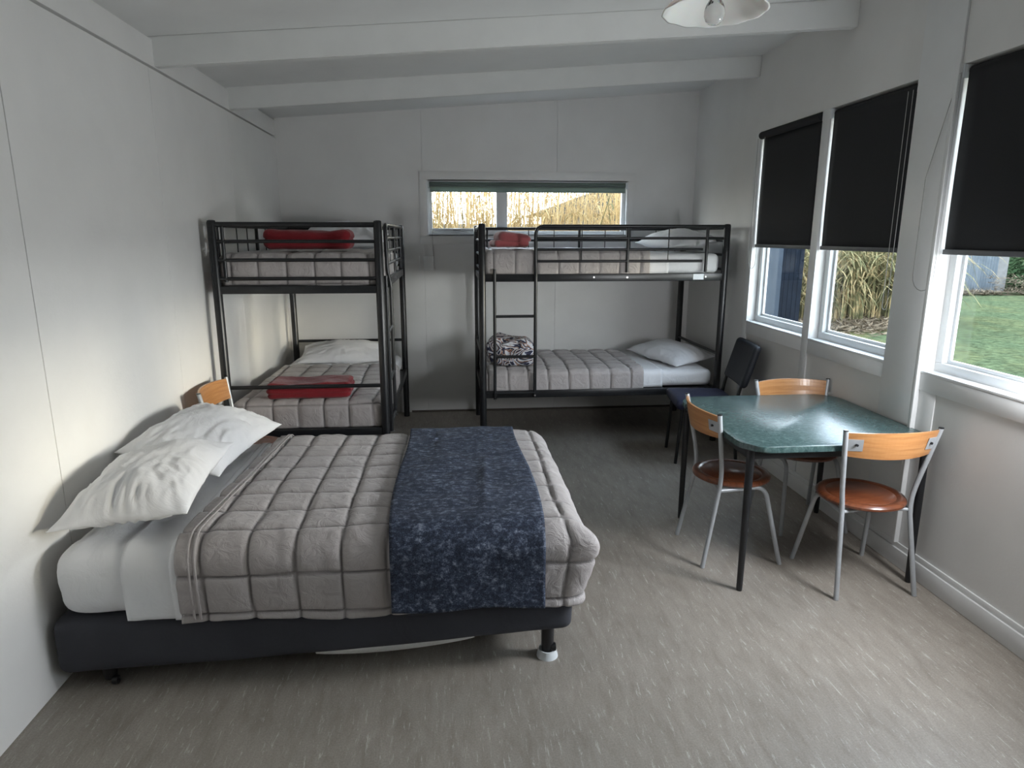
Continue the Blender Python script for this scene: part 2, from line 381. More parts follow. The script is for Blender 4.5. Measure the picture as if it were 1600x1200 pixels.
def quilt_fn(cell=0.165, depth=0.016, w=0.013, off=(0, 0, 0), seed=0.0, wrinkle=0.004, extra=None, cellz=None):
    def fn(P, N, lo, hi):
        wx = pn(P, 2.2, seed)*0.03; wy = pn(P, 2.2, seed+31)*0.03; wz = pn(P, 2.2, seed+57)*0.02
        def dist(c, o, cl): q = (c-o)/cl; return np.abs(q-np.round(q))*cl
        cz = cellz or cell
        dx = dist(P[:, 0]+wx, off[0], cell); dy = dist(P[:, 1]+wy, off[1], cell); dz = dist(P[:, 2]+wz, off[2], cz)
        wt = 1-np.clip((np.abs(N)-0.75)/0.2, 0, 1)
        g = 1.0
        for k, dd in ((0, dx), (1, dy), (2, dz)):
            g = g*(1-wt[:, k]*np.exp(-(dd/w)**1.3))
        puff = 1.0
        for k, dd, cl in ((0, dx, cell), (1, dy, cell), (2, dz, cz)):
            puff = puff*(1-wt[:, k]*(1-np.sin(np.clip(dd/(cl/2), 0, 1)*PI/2))**2*0.6)
        amt = depth*(0.55*g+0.45*puff) - depth
        amt = amt + wrinkle*pn(P, 9, seed+3) + wrinkle*0.6*pn(P, 26, seed+5) + 0.008*pn(P, 3, seed+9)
        Q = P + N*amt[:, None]
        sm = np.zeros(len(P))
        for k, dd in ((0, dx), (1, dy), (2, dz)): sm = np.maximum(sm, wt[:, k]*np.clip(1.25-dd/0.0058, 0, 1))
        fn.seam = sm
        if extra is not None: Q = extra(Q, P, N)
        return Q
    return fn
def cloth_fn(seed=0.0, amp=0.004, extra=None, dirs=(1, 1, 1)):
    def fn(P, N, lo, hi):
        S = P*np.array(dirs)
        a = amp*(pn(S, 4, seed)*1.5 + pn(S, 11, seed+2) + 0.5*(1-2*np.abs(pn(S, 14, seed+7))))
        Q = P + N*a[:, None]
        if extra is not None: Q = extra(Q, P, N)
        return Q
    return fn
def pillow_obj(name, L, W, H, mat, seed=0.0, n=56, pinch=0.16):
    """pillow lying in XY, L along x, W along y, thickness H; bottom at z about 0"""
    V = []; Fc = []; idx = {}
    us = np.sin(np.linspace(-1, 1, n+1)*PI/2)*0.5+np.linspace(-1, 1, n+1)*0.5
    for side in (1, -1):
        for i, u in enumerate(us):
            for j, v in enumerate(us):
                edge = i in (0, n) or j in (0, n); key = (i, j) if edge else (i, j, side)
                if key in idx: continue
                bu = 1-pinch*0.55*(1-v*v)*(abs(u)**3)*0.55; bv = 1-pinch*(1-u*u)*(abs(v)**3)*0.55
                x = L/2*u*bu; y = W/2*v*bv
                h = ((1-abs(u)**2.6)*(1-abs(v)**2.3))**0.62
                z = side*H/2*h*(1.0 if side > 0 else 0.55)
                idx[key] = len(V); V.append((x, y, z, h, side))
        for i in range(n):
            for j in range(n):
                ks = [(i, j), (i+1, j), (i+1, j+1), (i, j+1)]
                q = [idx[k] if k in idx else idx[(*k, side)] for k in ks]
                Fc.append(q if side > 0 else q[::-1])
    A = np.array(V); P = A[:, :3].copy(); h = A[:, 3]
    # radial creases from the corners and seams
    ang = np.arctan2(P[:, 1]*L/W, P[:, 0]); rad = np.hypot(P[:, 0]/L, P[:, 1]/W)*2
    S = np.stack([P[:, 0]*3, P[:, 1]*8, ang*0+A[:, 4]], 1)
    cre = np.abs(pn(np.stack([np.cos(ang)*2.6+rad, np.sin(ang)*2.6, rad*1.2], 1), 1.9, seed))
    d = -0.030*cre*np.clip(rad, 0.2, 1)*np.minimum(h*1.6, 1) + 0.022*pn(P, 5, seed+4)*h + 0.006*(1-2*np.abs(pn(S, 2.4, seed+8)))*np.minimum(1, h*2)
    P[:, 2] += d*A[:, 4]*H/0.14
    P[:, :2] += np.stack([pn(P, 6, seed+11), pn(P, 6, seed+14)], 1)*0.012
    P[:, 2] += 0.55*H/2
    return mesh_np(name, P, Fc, mat)

# ------------------------------------------------------------------ room constants
XL, XR, YB, YF = -1.51, 2.30, 6.30, -1.70
def zc(x): return 2.68+0.0763*(x-XL)        # underside of the sloping ceiling

# ------------------------------------------------------------------ setting: shell
def struct(name, o=None): o['kind'] = 'structure'; return o
struct('floor', box('floor', (XL-0.15, YF-0.1, -0.10), (XR+0.14, YB+0.12, 0.0), 'floor'))
# ceiling, a sloping slab
bm = bmesh.new()
vs = [bm.verts.new((x, y, zc(x)+dz)) for dz in (0, 0.08) for x, y in ((XL-0.12, YF-0.1), (XR+0.14, YF-0.1), (XR+0.14, YB+0.12), (XL-0.12, YB+0.12))]
for q in ((0, 3, 2, 1), (4, 5, 6, 7), (0, 1, 5, 4), (1, 2, 6, 5), (2, 3, 7, 6), (3, 0, 4, 7)): bm.faces.new([vs[k] for k in q])
struct('ceiling', bm_obj('ceiling', bm, 'ceiling'))
def sheared_beam(name, y0, y1, h0, mat='beam'):
    bm = bmesh.new(); vs = []
    for x in (XL-0.026, XR):
        z = zc(x); vs += [bm.verts.new((x, y0, z-h0)), bm.verts.new((x, y1, z-h0)), bm.verts.new((x, y1, z)), bm.verts.new((x, y0, z))]
    for q in ((0, 1, 2, 3), (4, 7, 6, 5), (0, 4, 5, 1), (1, 5, 6, 2), (2, 6, 7, 3), (3, 7, 4, 0)): bm.faces.new([vs[k] for k in q])
    bmesh.ops.bevel(bm, geom=bm.edges[:], offset=0.004, segments=2, affect='EDGES')
    return bm_obj(name, bm, mat, None, True)
for k, y in enumerate((-0.95, 0.25, 1.45, 2.65, 3.86, 5.06)):
    o = sheared_beam('ceiling_beam' if k == 0 else 'ceiling_beam', y, y+0.055, 0.145); o.name = 'trim_%d' % (k+1); struct('', o)

# left wall: backing plus lining sheets with open joints, and the plate above them
wl = struct('', box('wall_left', (XL-0.15, YF, 0.0), (XL-0.026, YB, zc(XL)+0.01), 'wall'))
ys = [YF, 0.10, 1.33, 2.56, 3.78, 5.0, YB]
for k, (a, b) in enumerate(zip(ys, ys[1:])):
    g = 0.002 if abs(a-2.56) < .01 or abs(b-2.56) < .01 else 0.0012
    box('wall_panel', (XL-0.028, a+g, 0.0), (XL, b-g, 2.515), 'wall', wl, bev=0.0012, seg=1)
box('wall_plate', (XL-0.030, YF, 2.529), (XL, YB, 2.664), 'wall', wl, 0.002)
# back wall with the window hole
WX0, WX1, WZ0, WZ1 = -0.195, 1.655, 1.69, 2.165
wb = struct('', box('wall_back', (XL-0.15, YB+0.012, 0.0), (XR+0.14, YB+0.11, WZ0), 'wall'))
def sheet(name, x0, x1, z0, z1, y0, y1, mat, parent):
    bm = bmesh.new(); z1a = z1 if z1 else zc(x0)+0.005; z1b = z1 if z1 else zc(x1)+0.005
    vs = [bm.verts.new(p) for y in (y0, y1) for p in ((x0, y, z0), (x1, y, z0), (x1, y, z1b), (x0, y, z1a))]
    for q in ((0, 1, 2, 3), (7, 6, 5, 4), (0, 4, 5, 1), (1, 5, 6, 2), (2, 6, 7, 3), (3, 7, 4, 0)): bm.faces.new([vs[k] for k in q])
    return bm_obj(name, bm, mat, parent)
sheet('wall_core', XL-0.15, WX0, WZ0, None, YB+0.012, YB+0.11, 'wall', wb)
sheet('wall_core', WX1, XR+0.14, WZ0, None, YB+0.012, YB+0.11, 'wall', wb)
sheet('wall_core', WX0, WX1, WZ1, None, YB+0.012, YB+0.11, 'wall', wb)
G = 0.001
for a, b in ((XL, -0.24), (-0.24, 0.99), (0.99, XR)):
    l = a if a == XL else a+G; r_ = b if b == XR else b-G
    if a == XL: sheet('wall_panel', l, r_, 0, None, YB, YB+0.012, 'wall', wb)
    else:
        sheet('wall_panel', l, r_, 0, WZ0-0.002, YB, YB+0.012, 'wall', wb); 
        sheet('wall_panel', max(l, -0.24), min(r_, XR), WZ1+0.002, None, YB, YB+0.012, 'wall', wb)
sheet('wall_panel', -0.238, WX0, WZ0-0.002, WZ1+0.002, YB, YB+0.012, 'wall', wb)
sheet('wall_panel', WX1, XR, WZ0-0.002, WZ1+0.002, YB, YB+0.012, 'wall', wb)

# right wall with windows
WIN = [(4.125, 4.955), (3.275, 4.045), (1.90, 2.985), (0.55, 1.62)]     # window 1..4 along y (the last one is nearer than the frame shows)
SZ, HZ = 1.035, 2.43
wr = struct('', box('wall_right', (XR, 0.25, 0.0), (XR+0.13, YB, SZ), 'wall'))
def rpiece(y0, y1, z0, top=None):
    bm = bmesh.new(); z1 = top
    if top is None: z1 = zc(XR)+0.02
    box_into(bm, (XR, y0, z0), (XR+0.13, y1, z1)); return bm_obj('wall_core', bm, 'wall', wr)
edges = sorted([v for w in WIN for v in w])
rpiece(YF, YB, HZ)
box('wall_core', (XR, YF, 0), (XR+0.13, 0.25, HZ), 'wall', wr)
prev = 0.25
for a, b in sorted(WIN):
    if a-prev > 0.001: rpiece(prev, a, SZ, HZ)
    prev = b
rpiece(prev, YB, SZ, HZ)
# wall behind the camera, closed all across
wf = struct('', box('wall_front', (XL-0.15, YF-0.12, 0), (XR+0.14, YF, 3.0), 'wall'))

# trims
struct('', box('baseboard_right', (XR-0.018, 0.3, 0.0), (XR, YB, 0.095), 'trim', None, 0.004))
box('skirting_cap', (XR-0.010, 0.3, 0.095), (XR, YB, 0.125), 'trim', bpy.data.objects['baseboard_right'], 0.003)
struct('', box('baseboard_back', (-0.40, YB-0.006, 0.0), (XR-0.02, YB, 0.018), 'brown_strip'))
tn = 6
def trim(lo, hi, bev=0.003, mat='trim'):
    global tn; tn += 1
    return struct('', box('trim_%d' % tn, lo, hi, mat, None, bev))
trim((XR-0.012, 3.005, 0.125), (XR, 3.275, 2.99))                       # broad post between windows
trim((XR-0.030, 2.985, 0.125), (XR, 3.008, HZ))                       # vertical batten
trim((XR-0.010, 4.045, 0.125), (XR, 4.125, HZ))                       # mullion
trim((XR-0.012, 4.955, 0.125), (XR, 5.03, HZ))                        # left edge of window one
trim((XR-0.005, 2.875, 0.125), (XR, 2.985, SZ-0.095), 0.001)                  # board under the near window


def right_window(k, y0, y1):
    w = bpy.data.objects.new('window_%d' % k, None); COL.objects.link(w); w.location = (XR, (y0+y1)/2, SZ); struct('', w)
    def L(lo, hi): return (lo[0]-XR, lo[1]-(y0+y1)/2, lo[2]-SZ), (hi[0]-XR, hi[1]-(y0+y1)/2, hi[2]-SZ)
    b = lambda nm, lo, hi, m='frame', bev=0.003: box(nm, *L(lo, hi), m, w, bev)
    fx0, fx1 = XR+0.055, XR+0.105; t = 0.045
    b('window_frame', (fx0, y0, SZ), (fx1, y1, SZ+t)); b('window_frame', (fx0, y0, HZ-t), (fx1, y1, HZ))
    b('window_frame', (fx0, y0, SZ+t), (fx1, y0+t, HZ-t)); b('window_frame', (fx0, y1-t, SZ+t), (fx1, y1, HZ-t))
    # glazing bead
    b('glazing_bead', (fx1-0.022, y0+t, SZ+t), (fx1-0.008, y1-t, SZ+t+0.018)); b('glazing_bead', (fx1-0.022, y1-t-0.018, SZ+t+0.018), (fx1-0.008, y1-t, HZ-t))
    b('glazing_bead', (fx1-0.022, y0+t, SZ+t+0.018), (fx1-0.008, y0+t+0.018, HZ-t))
    b('pane', (fx1-0.008, y0+t-0.005, SZ+t-0.005), (fx1-0.004, y1-t+0.005, HZ-t+0.005), 'glass', 0)
    b('window_sill', (XR-0.013, y0, SZ-0.012), (fx0, y1+0.0, SZ+0.002), 'trim')
    b('apron', (XR-0.010, y0, SZ-0.095), (XR, y1, SZ-0.012), 'trim')
for k, (a, b_) in enumerate(WIN): right_window(k+1, a, b_)

# back window
w5 = bpy.data.objects.new('window_5', None); COL.objects.link(w5); w5.location = (0, YB, WZ0); struct('', w5)
def wb5(nm, lo, hi, m='frame', bev=0.003): return box(nm, (lo[0], lo[1]-YB, lo[2]-WZ0), (hi[0], hi[1]-YB, hi[2]-WZ0), m, w5, bev)
y0, y1 = YB+0.045, YB+0.095; t = 0.035
wb5('window_frame', (WX0, y0, WZ0), (WX1, y1, WZ0+t)); wb5('window_frame', (WX0, y0, WZ1-t), (WX1, y1, WZ1))
wb5('window_frame', (WX0, y0, WZ0+t), (WX0+t, y1, WZ1-t)); wb5('window_frame', (WX1-t, y0, WZ0+t), (WX1, y1, WZ1-t))
wb5('mullion', (0.435, y0-0.006, WZ0+t), (0.535, y1, WZ1-t))
wb5('sash_frame', (WX0+t, y0-0.008, WZ0+t), (0.435, y1-0.02, WZ0+t+0.022)); wb5('pane', (WX0+t, y1-0.018, WZ0+t), (0.435, y1-0.014, WZ1-t), 'glass', 0)
wb5('pane', (0.535, y1-0.018, WZ0+t), (WX1-t, y1-0.014, WZ1-t), 'glass', 0)
wb5('window_latch', (0.03, y0-0.022, WZ0+0.038), (0.10, y0-0.008, WZ0+0.056), 'steel_grey'); wb5('window_latch', (0.30, y0-0.022, WZ0+0.038), (0.36, y0-0.008, WZ0+0.056), 'steel_grey')
wb5('reveal', (WX0, YB, WZ0-0.012), (WX1, y0, WZ0+0.001), 'frame', 0.001)
wb5('reveal', (WX0-0.012, YB-0.001, WZ0-0.012), (WX0+0.001, y0, WZ1), 'frame', 0.001); wb5('reveal', (WX1-0.001, YB-0.001, WZ0-0.012), (WX1+0.012, y0, WZ1), 'frame', 0.001)
wb5('reveal', (WX0, YB, WZ1-0.001), (WX1, y0, WZ1+0.012), 'frame', 0.001)
for lo, hi in (((WX0-0.075, WZ1+0.012), (WX1+0.075, WZ1+0.085)), ((WX0-0.075, WZ0-0.085), (WX1+0.075, WZ0-0.012)), ((WX0-0.075, WZ0-0.012), (WX0-0.012, WZ1+0.012)), ((WX1+0.012, WZ0-0.012), (WX1+0.075, WZ1+0.012))):
    wb5('architrave', (lo[0], YB-0.008, lo[1]), (hi[0], YB, hi[1]), 'wall', 0.001)

# ------------------------------------------------------------------ outside
G0 = -0.30
lawn = struct('', box('ground', (-60, -30, G0-0.1), (90, 90, G0), 'lawn')); lawn['kind'] = 'structure'
def blades(name, mat, n, region, hmin, hmax, wid, lean, seed, leaf=0.0, parent=None):
    r = random.Random(seed); V = []; Fc = []
    for _ in range(n):
        x, y = region(r); h = r.uniform(hmin, hmax); a = r.uniform(0, 2*PI); l = r.uniform(0, lean)*h; w = wid*r.uniform(0.6, 1.3); fa = r.uniform(0, PI)
        seg = 5; base = len(V); droop = r.uniform(0.0, 1.0)*leaf
        for k in range(seg+1):
            s = k/seg; cx = x+math.cos(a)*l*s**2; cy = y+math.sin(a)*l*s**2; cz = G0+h*(s-droop*0.5*s**4); ww = w*(1-0.75*s)
            V.append((cx-math.cos(fa)*ww, cy-math.sin(fa)*ww, cz)); V.append((cx+math.cos(fa)*ww, cy+math.sin(fa)*ww, cz))
        for k in range(seg): Fc.append((base+2*k, base+2*k+1, base+2*k+3, base+2*k+2))
        if leaf:
            for q in range(r.randint(2, 5)):
                s = r.uniform(0.35, 1.0); cx = x+math.cos(a)*l*s**2; cy = y+math.sin(a)*l*s**2; cz = G0+h*(s-droop*0.5*s**4)
                b = r.uniform(0, 2*PI); ll = r.uniform(0.25, 0.7)*leaf; base = len(V)
                for k in range(5):
                    u = k/4; ww = w*0.9*(1-u)*(0.4+u*1.8)+0.001
                    px = cx+math.cos(b)*ll*u; py = cy+math.sin(b)*ll*u; pz = cz+ll*(0.55*u-0.9*u*u)
                    V.append((px+math.sin(b)*ww, py-math.cos(b)*ww, pz)); V.append((px-math.sin(b)*ww, py+math.cos(b)*ww, pz))
                for k in range(4): Fc.append((base+2*k, base+2*k+1, base+2*k+3, base+2*k+2))
    return mesh_np(name, V, Fc, mat, parent, smooth=False)
tag(blades('dry_reed_stand', 'reed_dry', 2400, lambda r: (r.uniform(-1.2, 3.6), r.uniform(7.6, 9.2)), 2.0, 3.6, 0.010, 0.14, 3, leaf=0.5), 'dry golden reed stalks growing close outside the small back window', 'reeds', kind='stuff')
tag(blades('green_reed_stand', 'reed_green', 160, lambda r: (r.uniform(-1.0, 3.4), r.uniform(7.6, 8.8)), 1.9, 3.0, 0.014, 0.3, 4, leaf=0.8), 'few green leafy reeds among the dry stalks outside the back window', 'reeds', kind='stuff')
tag(blades('reed_bush', 'reed_green', 2600, lambda r: (r.uniform(4.5, 11.3), r.uniform(14.0, 18.5)), 1.2, 3.4, 0.028, 0.5, 5, leaf=1.5), 'tangled green and straw coloured reed bush outside the two far side windows', 'bush', kind='stuff')
def litter():
    r = random.Random(9); V = []; Fc = []
    for _ in range(9000):
        y = r.uniform(13.2, 17.5)+r.gauss(0, 0.3); x = r.uniform(4.5, 0.70*y)
        z = G0+0.02+r.uniform(0, 0.22)*max(0, 1-abs(y-14.6)/2.5); a = r.uniform(0, 2*PI); l = r.uniform(0.06, 0.2); w = r.uniform(0.008, 0.022); t = r.uniform(-.12, .12); b = len(V)
        dx, dy = math.cos(a)*l, math.sin(a)*l; nx, ny = -math.sin(a)*w, math.cos(a)*w
        V.extend([(x-dx, y-dy, z), (x+nx, y+ny, z+t*.5), (x+dx, y+dy, max(G0+0.01, z+t)), (x-nx, y-ny, z)]); Fc.append((b, b+1, b+2, b+3))
    return mesh_np('leaf_litter', V, Fc, 'dead_leaf', None, False)
tag(litter(), 'bed of fallen dry reed leaves in front of the reed bush at the lawn edge', 'leaves', kind='stuff')
# zinc fence across the far side of the lawn
zf = thing('corrugated_fence', 'weathered blue grey corrugated zinc fence at the far side of the lawn', 'fence', (12, 22.5, G0))
for k in range(9):
    n = 40; V = []; Fc = []
    for i in range(n+1):
        x = i/n*0.86; y = 0.018*math.sin(x/0.86*2*PI*8)
        V += [(x+k*0.85, y+0.012*(k % 2), 0), (x+k*0.85, y+0.012*(k % 2), 1.95+0.02*math.sin(k*2.1))]
    for i in range(n): Fc.append((2*i, 2*i+2, 2*i+3, 2*i+1))
    mesh_np('zinc_sheet', V, Fc, 'zinc', zf)
for k in range(5): box('fence_post', (k*1.85, 0.05, 0), (k*2.0+0.09, 0.14, 1.9), 'pale_fence', zf)
box('fence_rail', (0, 0.035, 1.5), (7.6, 0.06, 1.58), 'pale_fence', zf); box('fence_rail', (0, 0.035, 0.35), (7.6, 0.06, 0.43), 'pale_fence', zf)
def bushy(name, c, rad, n, mat, seed, label, cat='bush', size=0.16):
    r = random.Random(seed); V = []; Fc = []
    for _ in range(n):
        while True:
            p = Vector((r.uniform(-1, 1), r.uniform(-1, 1), r.uniform(0, 1)))
            if 0.45 < p.length < 1: break
        p = Vector((c[0]+p.x*rad[0], c[1]+p.y*rad[1], c[2]+p.z*rad[2])); d = Vector((r.gauss(0, 1), r.gauss(0, 1), r.gauss(0, 1))).normalized(); e = d.orthogonal().normalized(); s = size*r.uniform(0.6, 1.3); b = len(V)
        V.extend([tuple(p-d*s), tuple(p+e*s*0.35), tuple(p+d*s), tuple(p-e*s*0.35)]); Fc.append((b, b+1, b+2, b+3))
    return tag(mesh_np(name, V, Fc, mat, None, False), label, cat)
bushy('dark_shrub', (24.2, 23.0, G0), (4.3, 1.8, 3.2), 9000, 'bush', 11, 'dark green shrub at the end of the corrugated zinc fence')
# strip of bare earth and twigs along the fence
def strip():
    r = random.Random(12); V = []; Fc = []
    for _ in range(2600):
        x = r.uniform(13, 27); y = 22.0-r.random()*0.9; z = G0+0.02+r.random()*0.12+(0.5*r.random() if x > 18.8 and y > 21.4 else 0); a = r.uniform(0, 2*PI); l = r.uniform(0.1, 0.45); w = 0.02; b = len(V)
        dx, dy = math.cos(a)*l, math.sin(a)*l; nx, ny = -math.sin(a)*w, math.cos(a)*w; t = r.uniform(0, .15)
        V.extend([(x-dx, y-dy, z), (x+nx, y+ny, z), (x+dx, y+dy, z+t), (x-nx, y-ny, z)]); Fc.append((b, b+1, b+2, b+3))
    return mesh_np('twig_litter', V, Fc, 'dead_leaf', None, False)
tag(strip(), 'brown twigs and dead grass along the foot of the zinc fence', 'twigs', kind='stuff')
# dark screen return at the house corner, seen through window one
ds = thing('privacy_screen', 'dark navy slatted privacy screen with blue grey post outside the leftmost side window', 'screen', (0, 6.42, G0))
box('corner_post', (3.02, -0.05, 0), (3.27, 0.05, 2.6), 'cladding', ds, 0.004)
for k in range(5): box('board', (3.272+k*0.048, -0.012, 0), (3.272+k*0.048+0.046, 0.012, 2.55), 'screen', ds, 0.002, 1)
box('screen_cap', (3.02, -0.05, 2.6), (3.53, 0.05, 2.64), 'cladding', ds)
# things beyond the back window
pf = thing('board_fence', 'pale board fence behind the reeds outside the back window', 'fence', (-2.5, 10.6, G0))
for k in range(56): box('fence_board', (k*0.145, 0, 0), (k*0.145+0.135, 0.02, 2.16), 'pale_fence', pf)
box('fence_rail', (0, 0.02, 2.0), (8.1, 0.06, 2.09), 'pale_fence', pf); box('fence_rail', (0, 0.02, 0.5), (8.1, 0.06, 0.59), 'pale_fence', pf)
hs = thing('neighbour_shed', 'grey shed with a pitched roof behind the fence outside the back window', 'shed', (5.2, 20.0, G0))
box('shed_wall', (-2.1, 0, 0), (2.3, 3, 2.75), 'far_wall', hs)
bm = bmesh.new(); vs = [bm.verts.new(p) for p in ((-2.7, -0.3, 2.6), (0.1, -0.3, 3.6), (2.9, -0.3, 2.6), (-2.7, 3.3, 2.6), (0.1, 3.3, 3.6), (2.9, 3.3, 2.6))]
for q in ((0, 1, 2), (5, 4, 3), (0, 3, 4, 1), (1, 4, 5, 2), (0, 2, 5, 3)): bm.faces.new([vs[k] for k in q])
bm_obj('shed_roof', bm, 'concrete', hs)

# ------------------------------------------------------------------ roller blinds
def roller_blind(y0, y1, label, roll_front, group='charcoal roller blinds on the side windows'):
    t_ = thing('roller_blind', label, 'blind', (XR, (y0+y1)/2, HZ), group=group); h = (y1-y0)/2; zb = 1.60-HZ
    xf = 0.012
    V = []; Fc = []; n = 14
    for i in range(n+1):
        for j in range(n+1):
            s = i/n; u = j/n; wv = 0.003*math.sin(u*9+s*4)*(s)
            V.append((xf+wv, -h+0.012+(2*h-0.024)*u, -0.03+(zb+0.01+0.03)*s))
    for i in range(n):
        for j in range(n): a = i*(n+1)+j; Fc.append((a, a+1, a+n+2, a+n+1))
    f = mesh_np('blind_fabric', V, Fc, 'blind', t_); md = f.modifiers.new('thickness', 'SOLIDIFY'); md.thickness = 0.0012
    rx = 0.036 if not roll_front else -0.006
    tube('roller_tube', [(rx, -h+0.01, -0.032), (rx, h-0.01, -0.032)], 0.024 if not roll_front else 0.026, 'blind', t_, 16)
    box('bottom_bar', (xf-0.008, -h+0.010, zb-0.004), (xf+0.006, h-0.010, zb+0.020), 'black_metal' if False else 'steel_dark', t_, 0.003)
    for s in (-1, 1): box('bracket', (xf-0.02, s*h-0.006 if s > 0 else -h, -0.06), (0.055, s*h if s > 0 else -h+0.006, -0.002), 'white_plastic', t_, 0.001)
    return t_
MT['steel_dark'] = simple('dark_bar', (0.10, 0.105, 0.115), 0.4)
b1 = roller_blind(WIN[0][0], WIN[0][1], 'charcoal roller blind on the leftmost side window, its roll showing at the top', True)
b2 = roller_blind(WIN[1][0], WIN[1][1], 'charcoal roller blind on the middle side window, between mullion and broad post', False)
b3 = roller_blind(WIN[2][0], WIN[2][1], 'charcoal roller blind on the nearest, rightmost side window', False)
b4 = roller_blind(WIN[3][0], WIN[3][1], 'charcoal roller blind on the unseen fourth side window, added to shape the sun patch', False)  # unseen blind, kept because it shapes the sun patch on the left wall
def chain(parent, pts): 
    L = [(p[0]-parent.location.x, p[1]-parent.location.y, p[2]-parent.location.z) for p in pts]
    return tube('bead_chain', bend(L, 0.05, 6), 0.0016, 'chain', parent, 6)
MT['chain'] = simple('chain_plastic', (0.33, 0.33, 0.32), 0.4)
xw = XR-0.022
def loop(parent, ya, yb, zt, zb, xa=xw):
    m_ = (ya+yb)/2; r = abs(yb-ya)/2; pts = [(xa, ya, zt)]+[(xa, ya, zb+r)]+[(xa, m_+(ya-m_)*math.cos(a), zb+r-r*math.sin(a)) for a in np.linspace(0, PI, 9)[1:-1]]+[(xa, yb, zb+r), (xa, yb, zt)]
    L = [(p[0]-parent.location.x, p[1]-parent.location.y, p[2]-parent.location.z) for p in pts]
    tube('bead_chain', L, 0.0016, 'chain', parent, 6)
loop(b1, 4.97, 4.86, 2.38, 1.44); loop(b2, 3.288, 3.325, 2.38, 1.30); loop(b3, 3.12, 2.975, 1.95, 1.42)
tube('bead_chain', [(xw-b3.location.x, 3.12-b3.location.y, 1.95-HZ), (xw-b3.location.x, 2.985-b3.location.y, -0.04)], 0.0016, 'chain', b3, 6)
tube('bead_chain', [(xw-b3.location.x, 2.975-b3.location.y, 1.95-HZ), (xw-b3.location.x, 2.975-b3.location.y, -0.04)], 0.0016, 'chain', b3, 6)
# green blind on the back window
gb = thing('roller_blind', 'green grey roller blind rolled up at the top of the small back window', 'blind', (0.73, YB+0.02, WZ1))
tube('roller_tube', [(-0.91, 0, -0.03), (0.91, 0, -0.03)], 0.022, 'blind_green', gb, 16)
box('blind_fabric', (-0.905, -0.020, -0.088), (0.905, -0.0185, -0.03), 'blind_green', gb)
box('bottom_bar', (-0.905, -0.023, -0.096), (0.905, -0.015, -0.084), 'blind_green', gb, 0.002)
box('bracket', (-0.922, -0.02, -0.06), (-0.912, 0.02, -0.003), 'white_plastic', gb); box('bracket', (0.912, -0.02, -0.06), (0.922, 0.02, -0.003), 'white_plastic', gb)
tube('pull_cord', [(-0.90, -0.04, -0.05), (-0.893, -0.045, -0.45), (-0.885, -0.03, -0.70)], 0.0016, 'chain', gb, 6)

# wall plate (blank cover) below the back window
sw = thing('wall_switch', 'white switch plate on the back wall under the left end of the back window', 'switch', (-0.235, YB, 1.43))
box('switch_plate', (-0.035, -0.010, -0.065), (0.062, 0, 0.065), 'trim', sw, 0.003); lathe('switch_dolly', [(0, 0.0), (0.010, 0.0), (0.010, 0.004), (0, 0.004)], 'trim', sw, 12).rotation_euler = (PI/2, 0, 0)
sw.children[-1].location = (0.02, -0.010, 0)
box('conduit', (-0.058, -0.012, -0.065), (-0.046, 0, 0.065), 'trim', sw, 0.002)

# ------------------------------------------------------------------ pendant lamp
pl = thing('pendant_lamp', 'white fluted glass pendant lamp with clear bulb hanging from the sloping ceiling', 'lamp', (0.892, 2.35, 2.412))
def shade():
    n = 96; prof = [(0.03, 0.085), (0.045, 0.082), (0.085, 0.066), (0.125, 0.040), (0.155, 0.016), (0.170, 0.002), (0.172, -0.004), (0.166, -0.003), (0.150, 0.012), (0.120, 0.034), (0.082, 0.060), (0.045, 0.076), (0.03, 0.079)]
    V = []; Fc = []
    for r, z in prof:
        for k in range(n):
            a = 2*PI*k/n; fl = 1+0.006*math.sin(a*12)*(r/0.17)**3; V.append((r*fl*math.cos(a), r*fl*math.sin(a), z+0.0015*math.cos(a*12)*(r/0.17)**3))
    m_ = len(prof)
    for i in range(m_-1):
        for k in range(n): Fc.append((i*n+k, i*n+(k+1) % n, (i+1)*n+(k+1) % n, (i+1)*n+k))
    return mesh_np('lamp_shade', V, Fc, MT['opal'], pl)
MT['opal'] = simple('opal_glass', (0.72, 0.72, 0.70), 0.22, var=0.02); MT['opal'].node_tree.nodes['Principled BSDF'].inputs['Subsurface Weight'].default_value = 0.2
shade()
m, t, b = new_mat('bulb_glass'); b.inputs['Transmission Weight'].default_value = 1.0; b.inputs['Roughness'].default_value = 0.02; b.inputs['IOR'].default_value = 1.45; MT['bulb'] = m
lathe('light_bulb', [(0.0, -0.045), (0.016, -0.042), (0.028, -0.032), (0.034, -0.016), (0.034, 0.0), (0.028, 0.018), (0.018, 0.034), (0.014, 0.046), (0.0, 0.047)], 'bulb', pl, 28)
lathe('lamp_holder', [(0, 0.046), (0.018, 0.046), (0.020, 0.07), (0.034, 0.079), (0.034, 0.10), (0.012, 0.115), (0, 0.116)], 'white_plastic', pl, 24)
tube('flex', [(0, 0, 0.115), (0, 0, zc(0.892)-2.418-0.03)], 0.003, 'white_plastic', pl, 8)
lathe('ceiling_rose', [(0, -0.04), (0.02, -0.038), (0.045, -0.02), (0.05, 0.0), (0, 0.002)], 'white_plastic', pl, 24, (0, 0, zc(0.892)-2.418))

